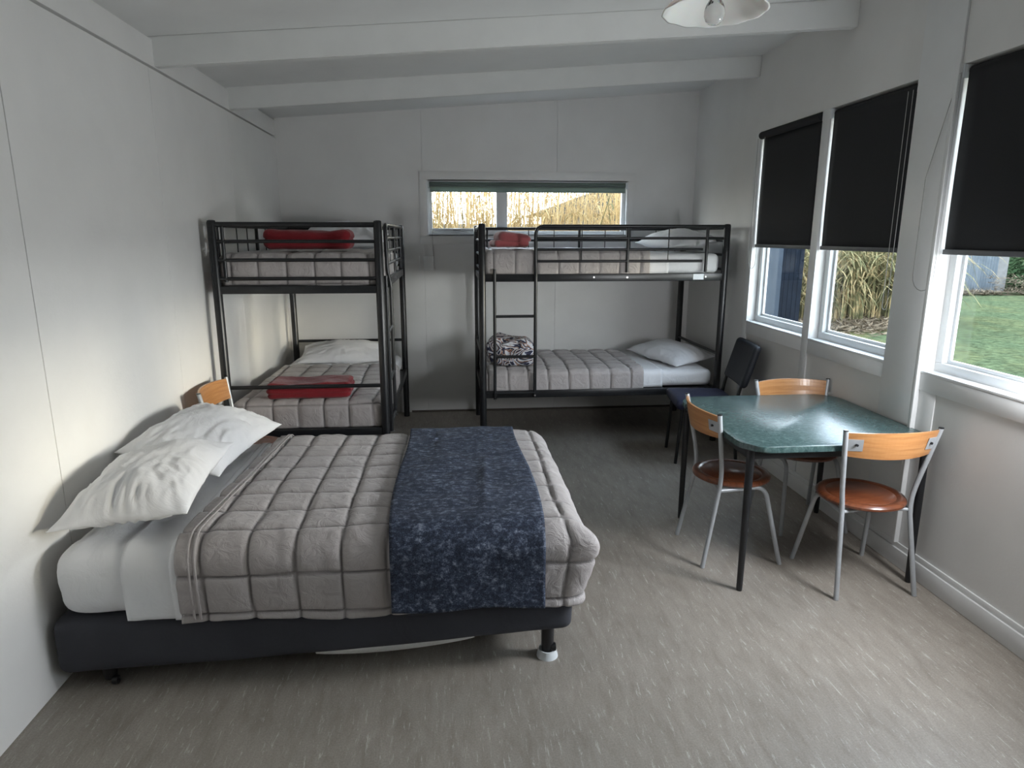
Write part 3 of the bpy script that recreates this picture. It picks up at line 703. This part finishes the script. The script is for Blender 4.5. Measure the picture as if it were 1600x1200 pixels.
# ------------------------------------------------------------------ bunk beds
BL, BW = 1.985, 1.04
def make_bunk():
    B = thing('bunk_bed', '', 'bunk bed'); mt = 'black_metal'; pr = 0.027
    X0, X1, Y0, Y1 = pr, BL-pr, pr, BW-pr
    for x in (X0, X1):
        for y in (Y0, Y1):
            p = tube('post', [(x, y, 0), (x, y, 1.755), (x, y, 1.768), (x, y, 1.772)], [pr, pr, pr*0.85, pr*0.4], mt, B, 20)
    # side rails (box section)
    for y in (Y0, Y1):
        for z in (1.332, 0.405): box('side_rail', (X0, y-0.014, z), (X1, y+0.014, z+0.058), mt, B, 0.004)
    # end rails
    for x in (X0, X1):
        for z in (1.328, 0.405): box('end_rail', (x-0.014, Y0, z), (x+0.014, Y1, z+0.048), mt, B, 0.004)
        tube('end_bar', [(x, Y0, 1.745), (x, Y1, 1.745)], 0.016, mt, B)
        for z in (1.645, 1.533, 1.420): tube('end_bar', [(x, Y0, z), (x, Y1, z)], 0.011, mt, B)
        tube('end_bar', [(x, Y0, 0.735), (x, Y1, 0.735)], 0.0125, mt, B)
    tube('end_upright', [(X0, BW-0.085, 1.40), (X0, BW-0.085, 1.745)], 0.011, mt, B)
    # ladder with a hooped hand rail
    xa, xb = 0.120, 0.440; zt = 1.752
    yl = Y0-0.028
    tube('ladder_stile', [(xa, yl, 0.40), (xa, yl, 1.43)], 0.0125, mt, B)
    tube('ladder_stile', bend([(xb, yl, 0.42), (xb, yl, 1.36), (xb, Y0-0.01, 1.44), (xb, Y0-0.004, zt), (X1, Y0-0.004, zt)], 0.07, 8), 0.0135, mt, B, 14)
    for z in (1.065, 0.745, 0.45): tube('ladder_rung', [(xa, yl, z), (xb, yl, z)], 0.0115, mt, B)
    # front guard
    for z in (1.662, 1.577, 1.487): tube('guard_bar', [(xb, Y0-0.002, z), (X1-(0.19 if z < 1.6 else 0), Y0-0.002, z)], 0.0105, mt, B)
    tube('guard_post', [(1.165, Y0-0.002, 1.40), (1.165, Y0-0.002, zt)], 0.0125, mt, B); tube('guard_post', [(1.80, Y0-0.002, 1.40), (1.80, Y0-0.002, zt)], 0.0125, mt, B)
    for x in (0.80, 1.49): tube('guard_wire', [(x, Y0-0.002, 1.487), (x, Y0-0.002, zt)], 0.004, mt, B, 8)
    # wall-side guard
    tube('guard_bar', [(X0, Y1, zt-0.01), (X1, Y1, zt-0.01)], 0.0135, mt, B); tube('guard_bar', [(X0, Y1, 1.64), (X1, Y1, 1.64)], 0.011, mt, B)
    for x in (0.97,): tube('guard_post', [(x, Y1, 1.40), (x, Y1, zt)], 0.0125, mt, B)
    for x in (0.12, 0.50, 0.735, 1.21, 1.45, 1.69, 1.88): tube('guard_wire', [(x, Y1, 1.41), (x, Y1, zt)], 0.004 if x > 0.2 else 0.009, mt, B, 8)
    for z in (1.358, 0.430): box('mattress_deck', (X0+0.02, Y0+0.018, z), (X1-0.02, Y1-0.018, z+0.016), mt, B, 0.003)
    for x, z in ((xa, 0.395), (1.165, 1.362), (0.9, 1.364), (1.80, 1.364), (0.13, 0.436), (xb, 0.43)): 
        bm = bmesh.new(); tube_into(bm, [(x, Y0-0.046 if x in (xa, xb) else Y0-0.020, z), (x, Y0-0.010, z)], 0.007, 10); bm_obj('bolt', bm, 'steel_grey', B, True)
    return B
bunk_right = make_bunk(); bunk_right.location = (0.215, 5.14, 0)
tag(bunk_right, 'black metal bunk bed standing across the back wall under the small window', group='black metal bunk beds')
bunk_left = dup(bunk_right, (-0.415, 4.21, 0), PI/2)
bunk_left.name = 'bunk_bed.001'
tag(bunk_left, 'black metal bunk bed standing lengthwise against the left wall in the far corner')
box('sticker', (1.700, 0.0115, 1.342), (1.785, 0.0128, 1.386), MT['white_plastic'], bunk_right)['label'] = 'white sticker on the side rail'

def bedding(frame, z0, seed, who, where, flip=False):
    """mattress, folded sheet and quilt in the frame of a bunk"""
    loc = frame.location; rz = frame.rotation_euler.z
    def place(o): o.location = loc; o.rotation_euler = (0, 0, rz); return o
    zt = z0+(0.142 if z0 < 1 else 0.162)
    ma = place(soft_box('mattress', (0.078, 0.058, z0+0.008), (BL-0.055, BW-0.045, zt), 0.045, 0.022, 'sheet', None, cloth_fn(seed, 0.003)))
    tag(ma, 'single mattress in a white fitted sheet, ' + where, 'mattress', 'single mattresses on the bunks')
    def tuck(Q, P, N): Q[:, 2] = np.maximum(Q[:, 2], z0+0.003); return Q
    sh = place(soft_box('flat_sheet', (1.30, 0.048, z0+0.010), (1.505, BW-0.040, zt+0.007), 0.047, 0.02, 'sheet', None, cloth_fn(seed+5, 0.003, tuck), 'yYZ'))
    md = sh.modifiers.new('thickness', 'SOLIDIFY'); md.thickness = 0.004
    tag(sh, 'white top sheet folded over the quilt edge, ' + where, 'sheet', 'folded top sheets on the bunks')
    def ex(Q, P, N):
        Q[:, 0] += 0.02*pn(np.stack([P[:, 1]*2, P[:, 0]*0, P[:, 2]*2], 1), 1, seed+1)*(P[:, 0] > 1.25)
        Q[:, 2] = np.maximum(Q[:, 2], z0-0.002); Q[:, 1] = np.clip(Q[:, 1], 0.030, BW-0.030); Q[:, 0] = np.maximum(Q[:, 0], 0.038)
        return Q
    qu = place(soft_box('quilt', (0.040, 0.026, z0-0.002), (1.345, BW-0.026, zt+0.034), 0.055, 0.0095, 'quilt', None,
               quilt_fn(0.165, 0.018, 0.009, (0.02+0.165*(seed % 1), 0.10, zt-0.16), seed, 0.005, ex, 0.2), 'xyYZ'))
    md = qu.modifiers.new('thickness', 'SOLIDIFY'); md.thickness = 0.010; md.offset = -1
    tag(qu, 'grey brown box-stitched quilt ' + where, 'quilt', 'grey single quilts on the bunks')
bedding(bunk_right, 0.456, 1.3, '', 'on the lower bunk at the back wall')
bedding(bunk_right, 1.380, 2.6, '', 'on the upper bunk under the back window')
bedding(bunk_left, 0.456, 3.2, '', 'on the lower bunk in the left corner')
bedding(bunk_left, 1.380, 4.7, '', 'on the upper bunk in the left corner')

def pillow(loc, rot, L, W, H, seed, label, group):
    o = pillow_obj('pillow', L, W, H, 'pillow', seed); o.location = loc; o.rotation_euler = rot
    return tag(o, label, 'pillow', group)
gp = 'white pillows on the bunks'
pillow((1.93, 5.66, 0.62), (math.radians(6), math.radians(4), math.radians(-66)), 0.68, 0.46, 0.17, 1.0, 'plump white pillow on the lower bunk at the back wall', gp)
pillow((1.94, 5.66, 1.58), (math.radians(6), math.radians(2), math.radians(-80)), 0.70, 0.46, 0.19, 5.0, 'plump white pillow on the upper bunk beside the back window', gp)
pillow((-0.95, 5.88, 0.615), (math.radians(10), 0, math.radians(2)), 0.74, 0.44, 0.19, 9.0, 'plump white pillow on the lower bunk in the left corner', gp)
pillow((-0.90, 5.84, 1.575), (math.radians(12), 0, math.radians(-2)), 0.72, 0.46, 0.27, 13.0, 'white pillow behind the red blanket on the upper bunk in the left corner', gp)

# folded blankets
def folded(name, L, W, H, layers, mat, seed, loc, rz, label, sag=0.0, tilt=0.0, group='folded fleece blankets on the bunks'):
    T = thing(name, label, 'blanket', loc, (0, tilt, rz), group); h = H/layers
    def ex(Q, P, N):
        side = 1-np.clip((np.abs(N[:, 2])-0.6)/0.3, 0, 1); zz = P[:, 2]/H*layers+0.25*pn(P, 3, seed+4); dd = np.abs(zz-np.round(zz))*h
        inner = (np.round(zz) > 0) & (np.round(zz) < layers)
        Q = Q - N*(side*inner*0.014*np.exp(-(dd/0.006)**1.4))[:, None]
        Q[:, 2] += (sag*((P[:, 0]/(L/2))**2) + 0.022*pn(np.stack([P[:, 0], P[:, 1], P[:, 2]*0], 1), 4, seed))*P[:, 2]/H
        Q[:, 2] = np.maximum(Q[:, 2], 0.0); return Q
    soft_box('folded_fleece', (-L/2, -W/2, 0), (L/2, W/2, H), min(H*0.42, 0.045), 0.009, mat, T, cloth_fn(seed, 0.006, ex))
    # wrapped outer fold on the near long side
    return T
folded('folded_blanket', 0.56, 0.26, 0.120, 2, 'red', 3.0, (-0.93, 4.62, 1.592), math.radians(1), 'deep red fleece blanket folded in front of the pillow on the upper left bunk', 0.014)
folded('folded_blanket', 0.54, 0.30, 0.092, 3, 'red', 8.0, (-0.945, 4.46, 0.634), math.radians(2), 'bright red fleece blanket folded at the foot of the lower left bunk', 0.012)
def rolled(loc):
    T = thing('rolled_blanket', 'red fleece blanket rolled up on the upper bunk, its colour paled for the window light', 'blanket', loc, (0, 0, math.radians(8)), 'folded fleece blankets on the bunks')
    soft_box('blanket_fold', (-0.15, -0.13, 0.0), (0.13, 0.13, 0.055), 0.027, 0.014, 'coral', T, cloth_fn(21, 0.005))
    def ex(Q, P, N):
        s = np.clip((0.15-P[:, 0])/0.30, 0, 1); Q[:, 2] = 0.03+(Q[:, 2]-0.03)*(0.55+0.45*np.sqrt(s)); return Q
    soft_box('blanket_roll', (-0.115, -0.14, 0.03), (0.155, 0.14, 0.128), 0.049, 0.014, 'coral', T, cloth_fn(25, 0.006, ex))
rolled((0.485, 5.50, 1.592))
def duvet(loc):
    T = thing('rolled_duvet', 'bundled duvet with navy, white and orange swirl print on the lower bunk behind the ladder', 'duvet', loc, (0, 0, math.radians(-6)))
    def ex(Q, P, N):
        r = np.hypot(P[:, 0]/0.2, (P[:, 2]-0.11)/0.12); Q += N*(0.012*np.sin(r*9+P[:, 1]*7+np.arctan2(P[:, 2]-0.1, P[:, 0])*2))[:, None]; Q[:, 2] = np.maximum(Q[:, 2], 0); return Q
    soft_box('duvet_roll', (-0.20, -0.20, 0.0), (0.19, 0.20, 0.215), 0.105, 0.013, 'pattern', T, cloth_fn(41, 0.012, ex))
    soft_box('duvet_fold', (-0.12, -0.225, 0.0), (0.20, 0.10, 0.085), 0.042, 0.013, 'pattern', T, cloth_fn(45, 0.008, lambda Q, P, N: np.maximum(Q, [-9, -9, 0])))
duvet((0.50, 5.52, 0.636))

# ------------------------------------------------------------------ double bed
bed = thing('divan_bed', 'double divan bed in charcoal cloth with its head against the left wall', 'bed', (-0.5, 2.95, 0))
OX, OY = -0.5, 2.95
def base_fn(P, N, lo, hi):
    a = 0.004*pn(P, 6, 3)+0.006*pn(P*np.array([1, 1, 4]), 2, 8)
    Q = P+N*a[:, None]; s = (P[:, 2]-lo[2])/(hi[2]-lo[2])
    xw_ = P[:, 0]+OX
    zb = 0.065+0.085*np.clip((xw_+1.49)/1.9, 0, 1)+0.006*np.sin(xw_*3.3)
    Q[:, 2] = zb+(Q[:, 2]-lo[2])/(hi[2]-lo[2])*(0.30-zb)
    return Q
soft_box('bed_base', (-1.49-OX, 2.305-OY, 0.07), (0.455-OX, 3.585-OY, 0.30), 0.045, 0.02, 'base', bed, base_fn)
def lin_fn(P, N, lo, hi):
    Q = P.copy(); xw_ = P[:, 0]+OX; zb = 0.065+0.085*np.clip((xw_+1.49)/1.9, 0, 1)+0.006*np.sin(xw_*3.3)
    t_ = np.clip((xw_+0.55)/0.62, 0, 1); Q[:, 2] = zb+0.006+np.where(P[:, 2] < 0.12, -0.020*np.sin(t_*PI)**0.7, 0.02); return Q
soft_box('base_lining', (-0.55-OX, 2.318-OY, 0.100), (0.07-OX, 3.55-OY, 0.16), 0.01, 0.04, 'lining', bed, lin_fn)
for x, y in ((0.365, 2.385), (-1.33, 2.37), (0.365, 3.50), (-1.33, 3.50)):
    foot = x > 0
    lg = lathe('leg', [(0, 0.16), (0.027, 0.16), (0.026, 0.05), (0.022, 0.022), (0, 0.021)], 'black_plastic', bed, 24, (x-OX, y-OY, 0))
    if foot: lathe('castor_cup', [(0.0, 0.022), (0.028, 0.024), (0.030, 0.032), (0.036, 0.032), (0.043, 0.006), (0.044, 0.0), (0, 0)], 'white_plastic', lg, 32, (x-OX, y-OY, 0))
    c = lathe('castor_wheel', [(0.004, -0.012), (0.016, -0.010), (0.018, 0.0), (0.016, 0.010), (0.004, 0.012)], 'black_plastic', lg, 20); c.rotation_euler = (0, PI/2, 0); c.location = (x-OX+0.022, y-OY-0.012, 0.046 if foot else 0.018)
mat_ = soft_box('mattress', (-1.455, 2.30, 0.303), (0.45, 3.585, 0.572), 0.085, 0.022, 'sheet', None, cloth_fn(12, 0.006))
tag(mat_, 'thick double mattress in a white fitted sheet on the divan base', 'mattress')
def sheet_x(Q, P, N):
    Q[:, 2] = np.maximum(Q[:, 2], 0.298); Q[:, 0] += 0.018*pn(np.stack([P[:, 1]*3, P[:, 2]*3, P[:, 0]*0], 1), 1, 4); return Q
sh = soft_box('flat_sheet', (-1.20, 2.289, 0.306), (-0.968, 3.597, 0.582), 0.090, 0.014, 'sheet', None, cloth_fn(16, 0.005, sheet_x, (2.2, 0.7, 0.7)), 'yYZ')
md = sh.modifiers.new('thickness', 'SOLIDIFY'); md.thickness = 0.004
tag(sh, 'white top sheet tucked under the pillows and the grey quilt of the double bed', 'sheet')
hem = soft_box('sheet_hem', (-1.03, 2.282, 0.303), (-0.998, 3.604, 0.588), 0.092, 0.014, 'sheet', sh, cloth_fn(17, 0.002, sheet_x), 'yYZ')
md = hem.modifiers.new('thickness', 'SOLIDIFY'); md.thickness = 0.003
def quilt_x(Q, P, N):
    # pointed corner fold at the foot, and a wavy hem
    near = np.exp(-(((P[:, 0]-0.50)/0.07)**2+((P[:, 1]-2.27)/0.07)**2)); hz = np.clip((P[:, 2]-0.33)/0.17, 0, 1)*np.clip((0.63-P[:, 2])/0.07, 0, 1)
    Q[:, 0] += 0.065*near*hz; Q[:, 1] -= 0.022*near*hz
    s = np.clip((0.36-P[:, 2])/0.08, 0, 1)
    Q[:, 2] += s*(0.010*np.sin(P[:, 0]*7+1)+0.008*np.sin(P[:, 1]*9))
    side = np.clip((-N[:, 1]), 0, 1)
    Q[:, 1] += side*0.012*np.clip((0.45-P[:, 2])/0.15, 0, 1)
    top = np.clip((P[:, 2]-0.5)/0.1, 0, 1); hd = np.clip((-0.85-P[:, 0])/0.1, 0, 1)
    Q[:, 0] += hd*0.07*np.clip((P[:, 1]-2.35)/1.2, 0, 1)
    return Q
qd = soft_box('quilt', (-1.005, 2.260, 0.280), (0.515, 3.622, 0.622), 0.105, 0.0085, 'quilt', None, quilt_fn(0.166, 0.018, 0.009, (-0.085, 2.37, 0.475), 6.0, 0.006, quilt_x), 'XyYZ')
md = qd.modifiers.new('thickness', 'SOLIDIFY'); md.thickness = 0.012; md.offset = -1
tag(qd, 'large grey brown box-stitched quilt spread over the double bed', 'quilt')
for k, xx in enumerate((-0.962, -0.940)):
    def hx(Q, P, N): return quilt_x(Q, P, N)
    h_ = soft_box('quilt_piping', (xx, 2.262, 0.292), (xx+0.009, 3.621, 0.628), 0.107, 0.012, 'quilt', qd, lambda P, N, lo, hi: quilt_x(P+N*(0.002+0.008*pn(P, 3, 15))[:, None], P, N), 'yYZ')
    md = h_.modifiers.new('thickness', 'SOLIDIFY'); md.thickness = 0.004
def run_x(Q, P, N):
    Q[:, 2] = np.where(P[:, 2] < 0.36, Q[:, 2]+0.006*np.sin(P[:, 0]*14), Q[:, 2])
    cz = np.clip((P[:, 2]-0.5)/0.1, 0, 1)
    Q[:, 2] += cz*0.010*np.exp(-((P[:, 0]-0.13-0.05*(P[:, 1]-2.7))/0.022)**2)*np.exp(-((P[:, 1]-2.78)/0.25)**2)
    Q[:, 0] += 0.012*np.sin((P[:, 1]-2.3)*4.4)*np.sign(P[:, 0]-0.05)*(np.abs(P[:, 0]-0.05) > 0.15)
    return Q
ru = soft_box('bed_runner', (-0.245, 2.240, 0.312), (0.335, 3.642, 0.640), 0.115, 0.012, 'velvet', None, cloth_fn(33, 0.005, run_x), 'yYZ')
md = ru.modifiers.new('thickness', 'SOLIDIFY'); md.thickness = 0.008; md.offset = -1
tag(ru, 'crushed navy velvet runner draped across the foot half of the double bed', 'bed runner')
gp2 = 'white pillows on the double bed'
pillow((-1.235, 3.27, 0.650), (math.radians(13), math.radians(-3), math.radians(90-8)), 0.72, 0.48, 0.21, 17.0, 'white pillow on the double bed, the farther one, behind the nearer pillow', gp2)
pillow((-1.235, 2.70, 0.632), (math.radians(-5), math.radians(-3), math.radians(90+4)), 0.74, 0.48, 0.215, 23.0, 'large white pillow at the head of the double bed, near side', gp2)

# ------------------------------------------------------------------ table
TX0, TX1, TY0, TY1 = 1.322, 2.282, 2.745, 3.72
tb = thing('dining_table', 'square green laminate table with clipped corners and black steel legs', 'table', (1.802, 3.232, 0))
c = 0.072; hx_, hy_ = (TX1-TX0)/2, (TY1-TY0)/2
poly = []
for (sx_, sy_) in ((-1, -1), (1, -1), (1, 1), (-1, 1)):
    A = (sx_*hx_, sy_*(hy_-c*1.35)); B_ = (sx_*(hx_-c), sy_*hy_)
    seq = [A, B_] if sx_*sy_ > 0 else [B_, A]
    poly += seq
rp = []
n = len(poly)
for i in range(n):
    a, b2_, c2 = Vector(poly[i-1]), Vector(poly[i]), Vector(poly[(i+1) % n]); u = (a-b2_).normalized(); v = (c2-b2_).normalized(); r = 0.035
    for k in range(5):
        s = k/4; p = (b2_+u*r)*(1-s)**2+b2_*2*s*(1-s)+(b2_+v*r)*s*s; rp.append((p.x, p.y))
prism('tabletop', rp, 0.717, 0.745, 'laminate', tb, 0.006)
lx, ly = 0.435, 0.425
for sx_ in (-1, 1):
    for sy_ in (-1, 1): tube('leg', [(sx_*lx, sy_*ly, 0), (sx_*lx, sy_*ly, 0.012), (sx_*(lx-0.004), sy_*(ly-0.004), 0.715)], [0.013, 0.0145, 0.0195], 'black_metal', tb, 20)
for sy_ in (-1, 1): box('apron', (-lx, sy_*ly-0.012, 0.672), (lx, sy_*ly+0.012, 0.7165), 'black_metal', tb, 0.002)
for sx_ in (-1, 1): box('apron', (sx_*lx-0.012, -ly, 0.672), (sx_*lx+0.012, ly, 0.7165), 'black_metal', tb, 0.002)

# ------------------------------------------------------------------ cafe chairs
def make_chair():
    C = thing('cafe_chair', '', 'chair')
    # seat: turned disc with a routed ring
    lathe('seat', [(0, 0.456), (0.150, 0.456), (0.156, 0.452), (0.164, 0.456), (0.180, 0.459), (0.194, 0.455), (0.201, 0.446), (0.200, 0.436), (0.188, 0.428), (0, 0.428)], 'seat_wood', C, 56)
    tops = []
    for s in (-1, 1):
        # rear upright: foot, knee under the seat, up to the back
        pts = bend([(s*0.196, -0.205, 0.0), (s*0.168, -0.128, 0.43), (s*0.180, -0.130, 0.52), (s*0.228, -0.182, 0.828)], 0.06, 6)
        tube('rear_leg', pts, 0.0115, 'grey_metal', C, 14)
        # front leg: runs forward beneath the seat, bends to the floor
        tube('front_leg', bend([(s*0.168, -0.130, 0.410), (s*0.150, 0.120, 0.417), (s*0.196, 0.212, 0.0)], 0.06, 8), 0.0115, 'grey_metal', C, 14)
        lathe('leg_cap', [(0, 0.006), (0.0118, 0.005), (0.0118, 0), (0, 0)], 'black_plastic', C, 14, (s*0.228, -0.182, 0.826))
        tops.append((s*0.222, -0.225))
    tube('seat_stretcher', bend([(-0.16, -0.128, 0.412), (0, -0.10, 0.414), (0.16, -0.128, 0.412)], 0.1, 6), 0.009, 'grey_metal', C)
    tube('seat_stretcher', [(-0.150, 0.07, 0.416), (0.150, 0.07, 0.416)], 0.009, 'grey_metal', C)
    # curved plywood back
    n = 24; V = []; Fc = []
    for side in (0, 1):
        for i in range(n+1):
            for j in range(7):
                u = i/n*2-1; v = j/6; z = 0.700+0.118*v
                hw = 0.204+0.016*v
                zz = z+(0.006*(1-u*u) if v > .5 else -0.006*(1-u*u))
                x = u*hw; yb = -0.150-0.020*v*1.2-0.062*(1-u*u)*0.9
                V.append((x, yb-(0.0115 if side else 0), zz))
    m_ = 7; off = (n+1)*7
    for i in range(n):
        for j in range(6):
            a = i*m_+j; Fc.append((a, a+1, a+m_+1, a+m_)); Fc.append((off+a, off+a+m_, off+a+m_+1, off+a+1))
        Fc.append((i*m_, i*m_+m_, off+i*m_+m_, off+i*m_)); Fc.append((i*m_+6, off+i*m_+6, off+i*m_+m_+6, i*m_+m_+6))
    for j in range(6):
        Fc.append((j, off+j, off+j+1, j+1)); a = n*m_+j; Fc.append((a, a+1, off+a+1, off+a))
    bk = mesh_np('backrest', V, Fc, 'ply', C, smooth=False)
    # fixing plates with rivets on the outer face
    for s in (-1, 1):
        bm = bmesh.new(); P = []
        for (uu, zz) in ((1.0, 0.728), (0.72, 0.733), (0.72, 0.790), (1.0, 0.787)):
            hw = 0.204+0.016*((zz-0.70)/0.118); P.append((s*uu*hw, -0.150-0.024*((zz-0.7)/0.118)-0.056*(1-uu*uu)-0.0125, zz))
        f = [bm.verts.new(p) for p in P]; g = [bm.verts.new((p[0], p[1]-0.0025, p[2])) for p in P]
        bm.faces.new(f); bm.faces.new(g[::-1])
        for k in range(4): bm.faces.new((f[k], g[k], g[(k+1) % 4], f[(k+1) % 4]))
        pt = bm_obj('fixing_plate', bm, 'grey_metal', C)
        hw = 0.214; cc = (s*0.83*hw, -0.1655-0.056*(1-0.69)-0.0125, 0.762)
        bm = bmesh.new(); tube_into(bm, [(cc[0], cc[1]-0.006, cc[2]), (cc[0], cc[1]+0.004, cc[2])], 0.006, 12); bm_obj('rivet', bm, 'black_plastic', pt, True)
    return C
ch = make_chair(); g_ = 'grey framed cafe chairs with curved wooden backs'
ch.location = (1.982, 2.885, 0); ch.rotation_euler = (0, 0, 0)
tag(ch, 'cafe chair at the near side of the green table, its curved back to the viewer', group=g_)
c2_ = dup(ch, (1.475, 3.235, 0), math.radians(-90)); c2_['label'] = 'cafe chair with curved wood back pushed in at the left side of the green table'
c3_ = dup(ch, (2.055, 3.575, 0), math.radians(180)); c3_['label'] = 'cafe chair at the far side of the green table, mostly hidden beneath and behind it'
c4_ = dup(ch, (-1.215, 3.915, 0), math.radians(-90)); c4_['label'] = 'cafe chair between the double bed and the left bunk, back against the left wall'

# ------------------------------------------------------------------ dark upholstered chair
dc = thing('upholstered_chair', 'black padded chair with navy seat before the right end of the back bunk', 'chair', (1.905, 4.785, 0), (0, 0, math.radians(90-8)))
# local: +y is forward... here the chair faces -x in the room
soft_box('seat', (-0.235, -0.205, 0.425), (0.235, 0.235, 0.492), 0.03, 0.02, 'navy_vinyl', dc, cloth_fn(51, 0.003, lambda Q, P, N: Q+np.stack([0*P[:, 0], 0*P[:, 0], 0.008*(1-(P[:, 0]/0.235)**2)*(N[:, 2] > 0)], 1)))
def bfn(P, N, lo, hi):
    Q = P.copy(); Q[:, 1] -= 0.28*(P[:, 2]-0.62)+0.010*(1-(P[:, 0]/0.24)**2)
    return Q
soft_box('backrest', (-0.245, -0.268, 0.595), (0.245, -0.218, 0.905), 0.024, 0.016, 'dark_vinyl', dc, bfn)
for s in (-1, 1):
    tube('rear_leg', bend([(s*0.195, -0.235, 0), (s*0.195, -0.195, 0.42), (s*0.195, -0.225, 0.60), (s*0.195, -0.310, 0.86)], 0.1, 6), 0.0125, 'black_metal', dc, 12)
    tube('front_leg', [(s*0.195, 0.215, 0), (s*0.195, 0.185, 0.43)], 0.0125, 'black_metal', dc, 12)
    tube('side_rail', [(s*0.195, -0.20, 0.415), (s*0.195, 0.19, 0.415)], 0.011, 'black_metal', dc, 12)
tube('cross_rail', [(-0.195, 0.19, 0.415), (0.195, 0.19, 0.415)], 0.011, 'black_metal', dc, 12)
tube('cross_rail', [(-0.195, -0.20, 0.415), (0.195, -0.20, 0.415)], 0.011, 'black_metal', dc, 12)
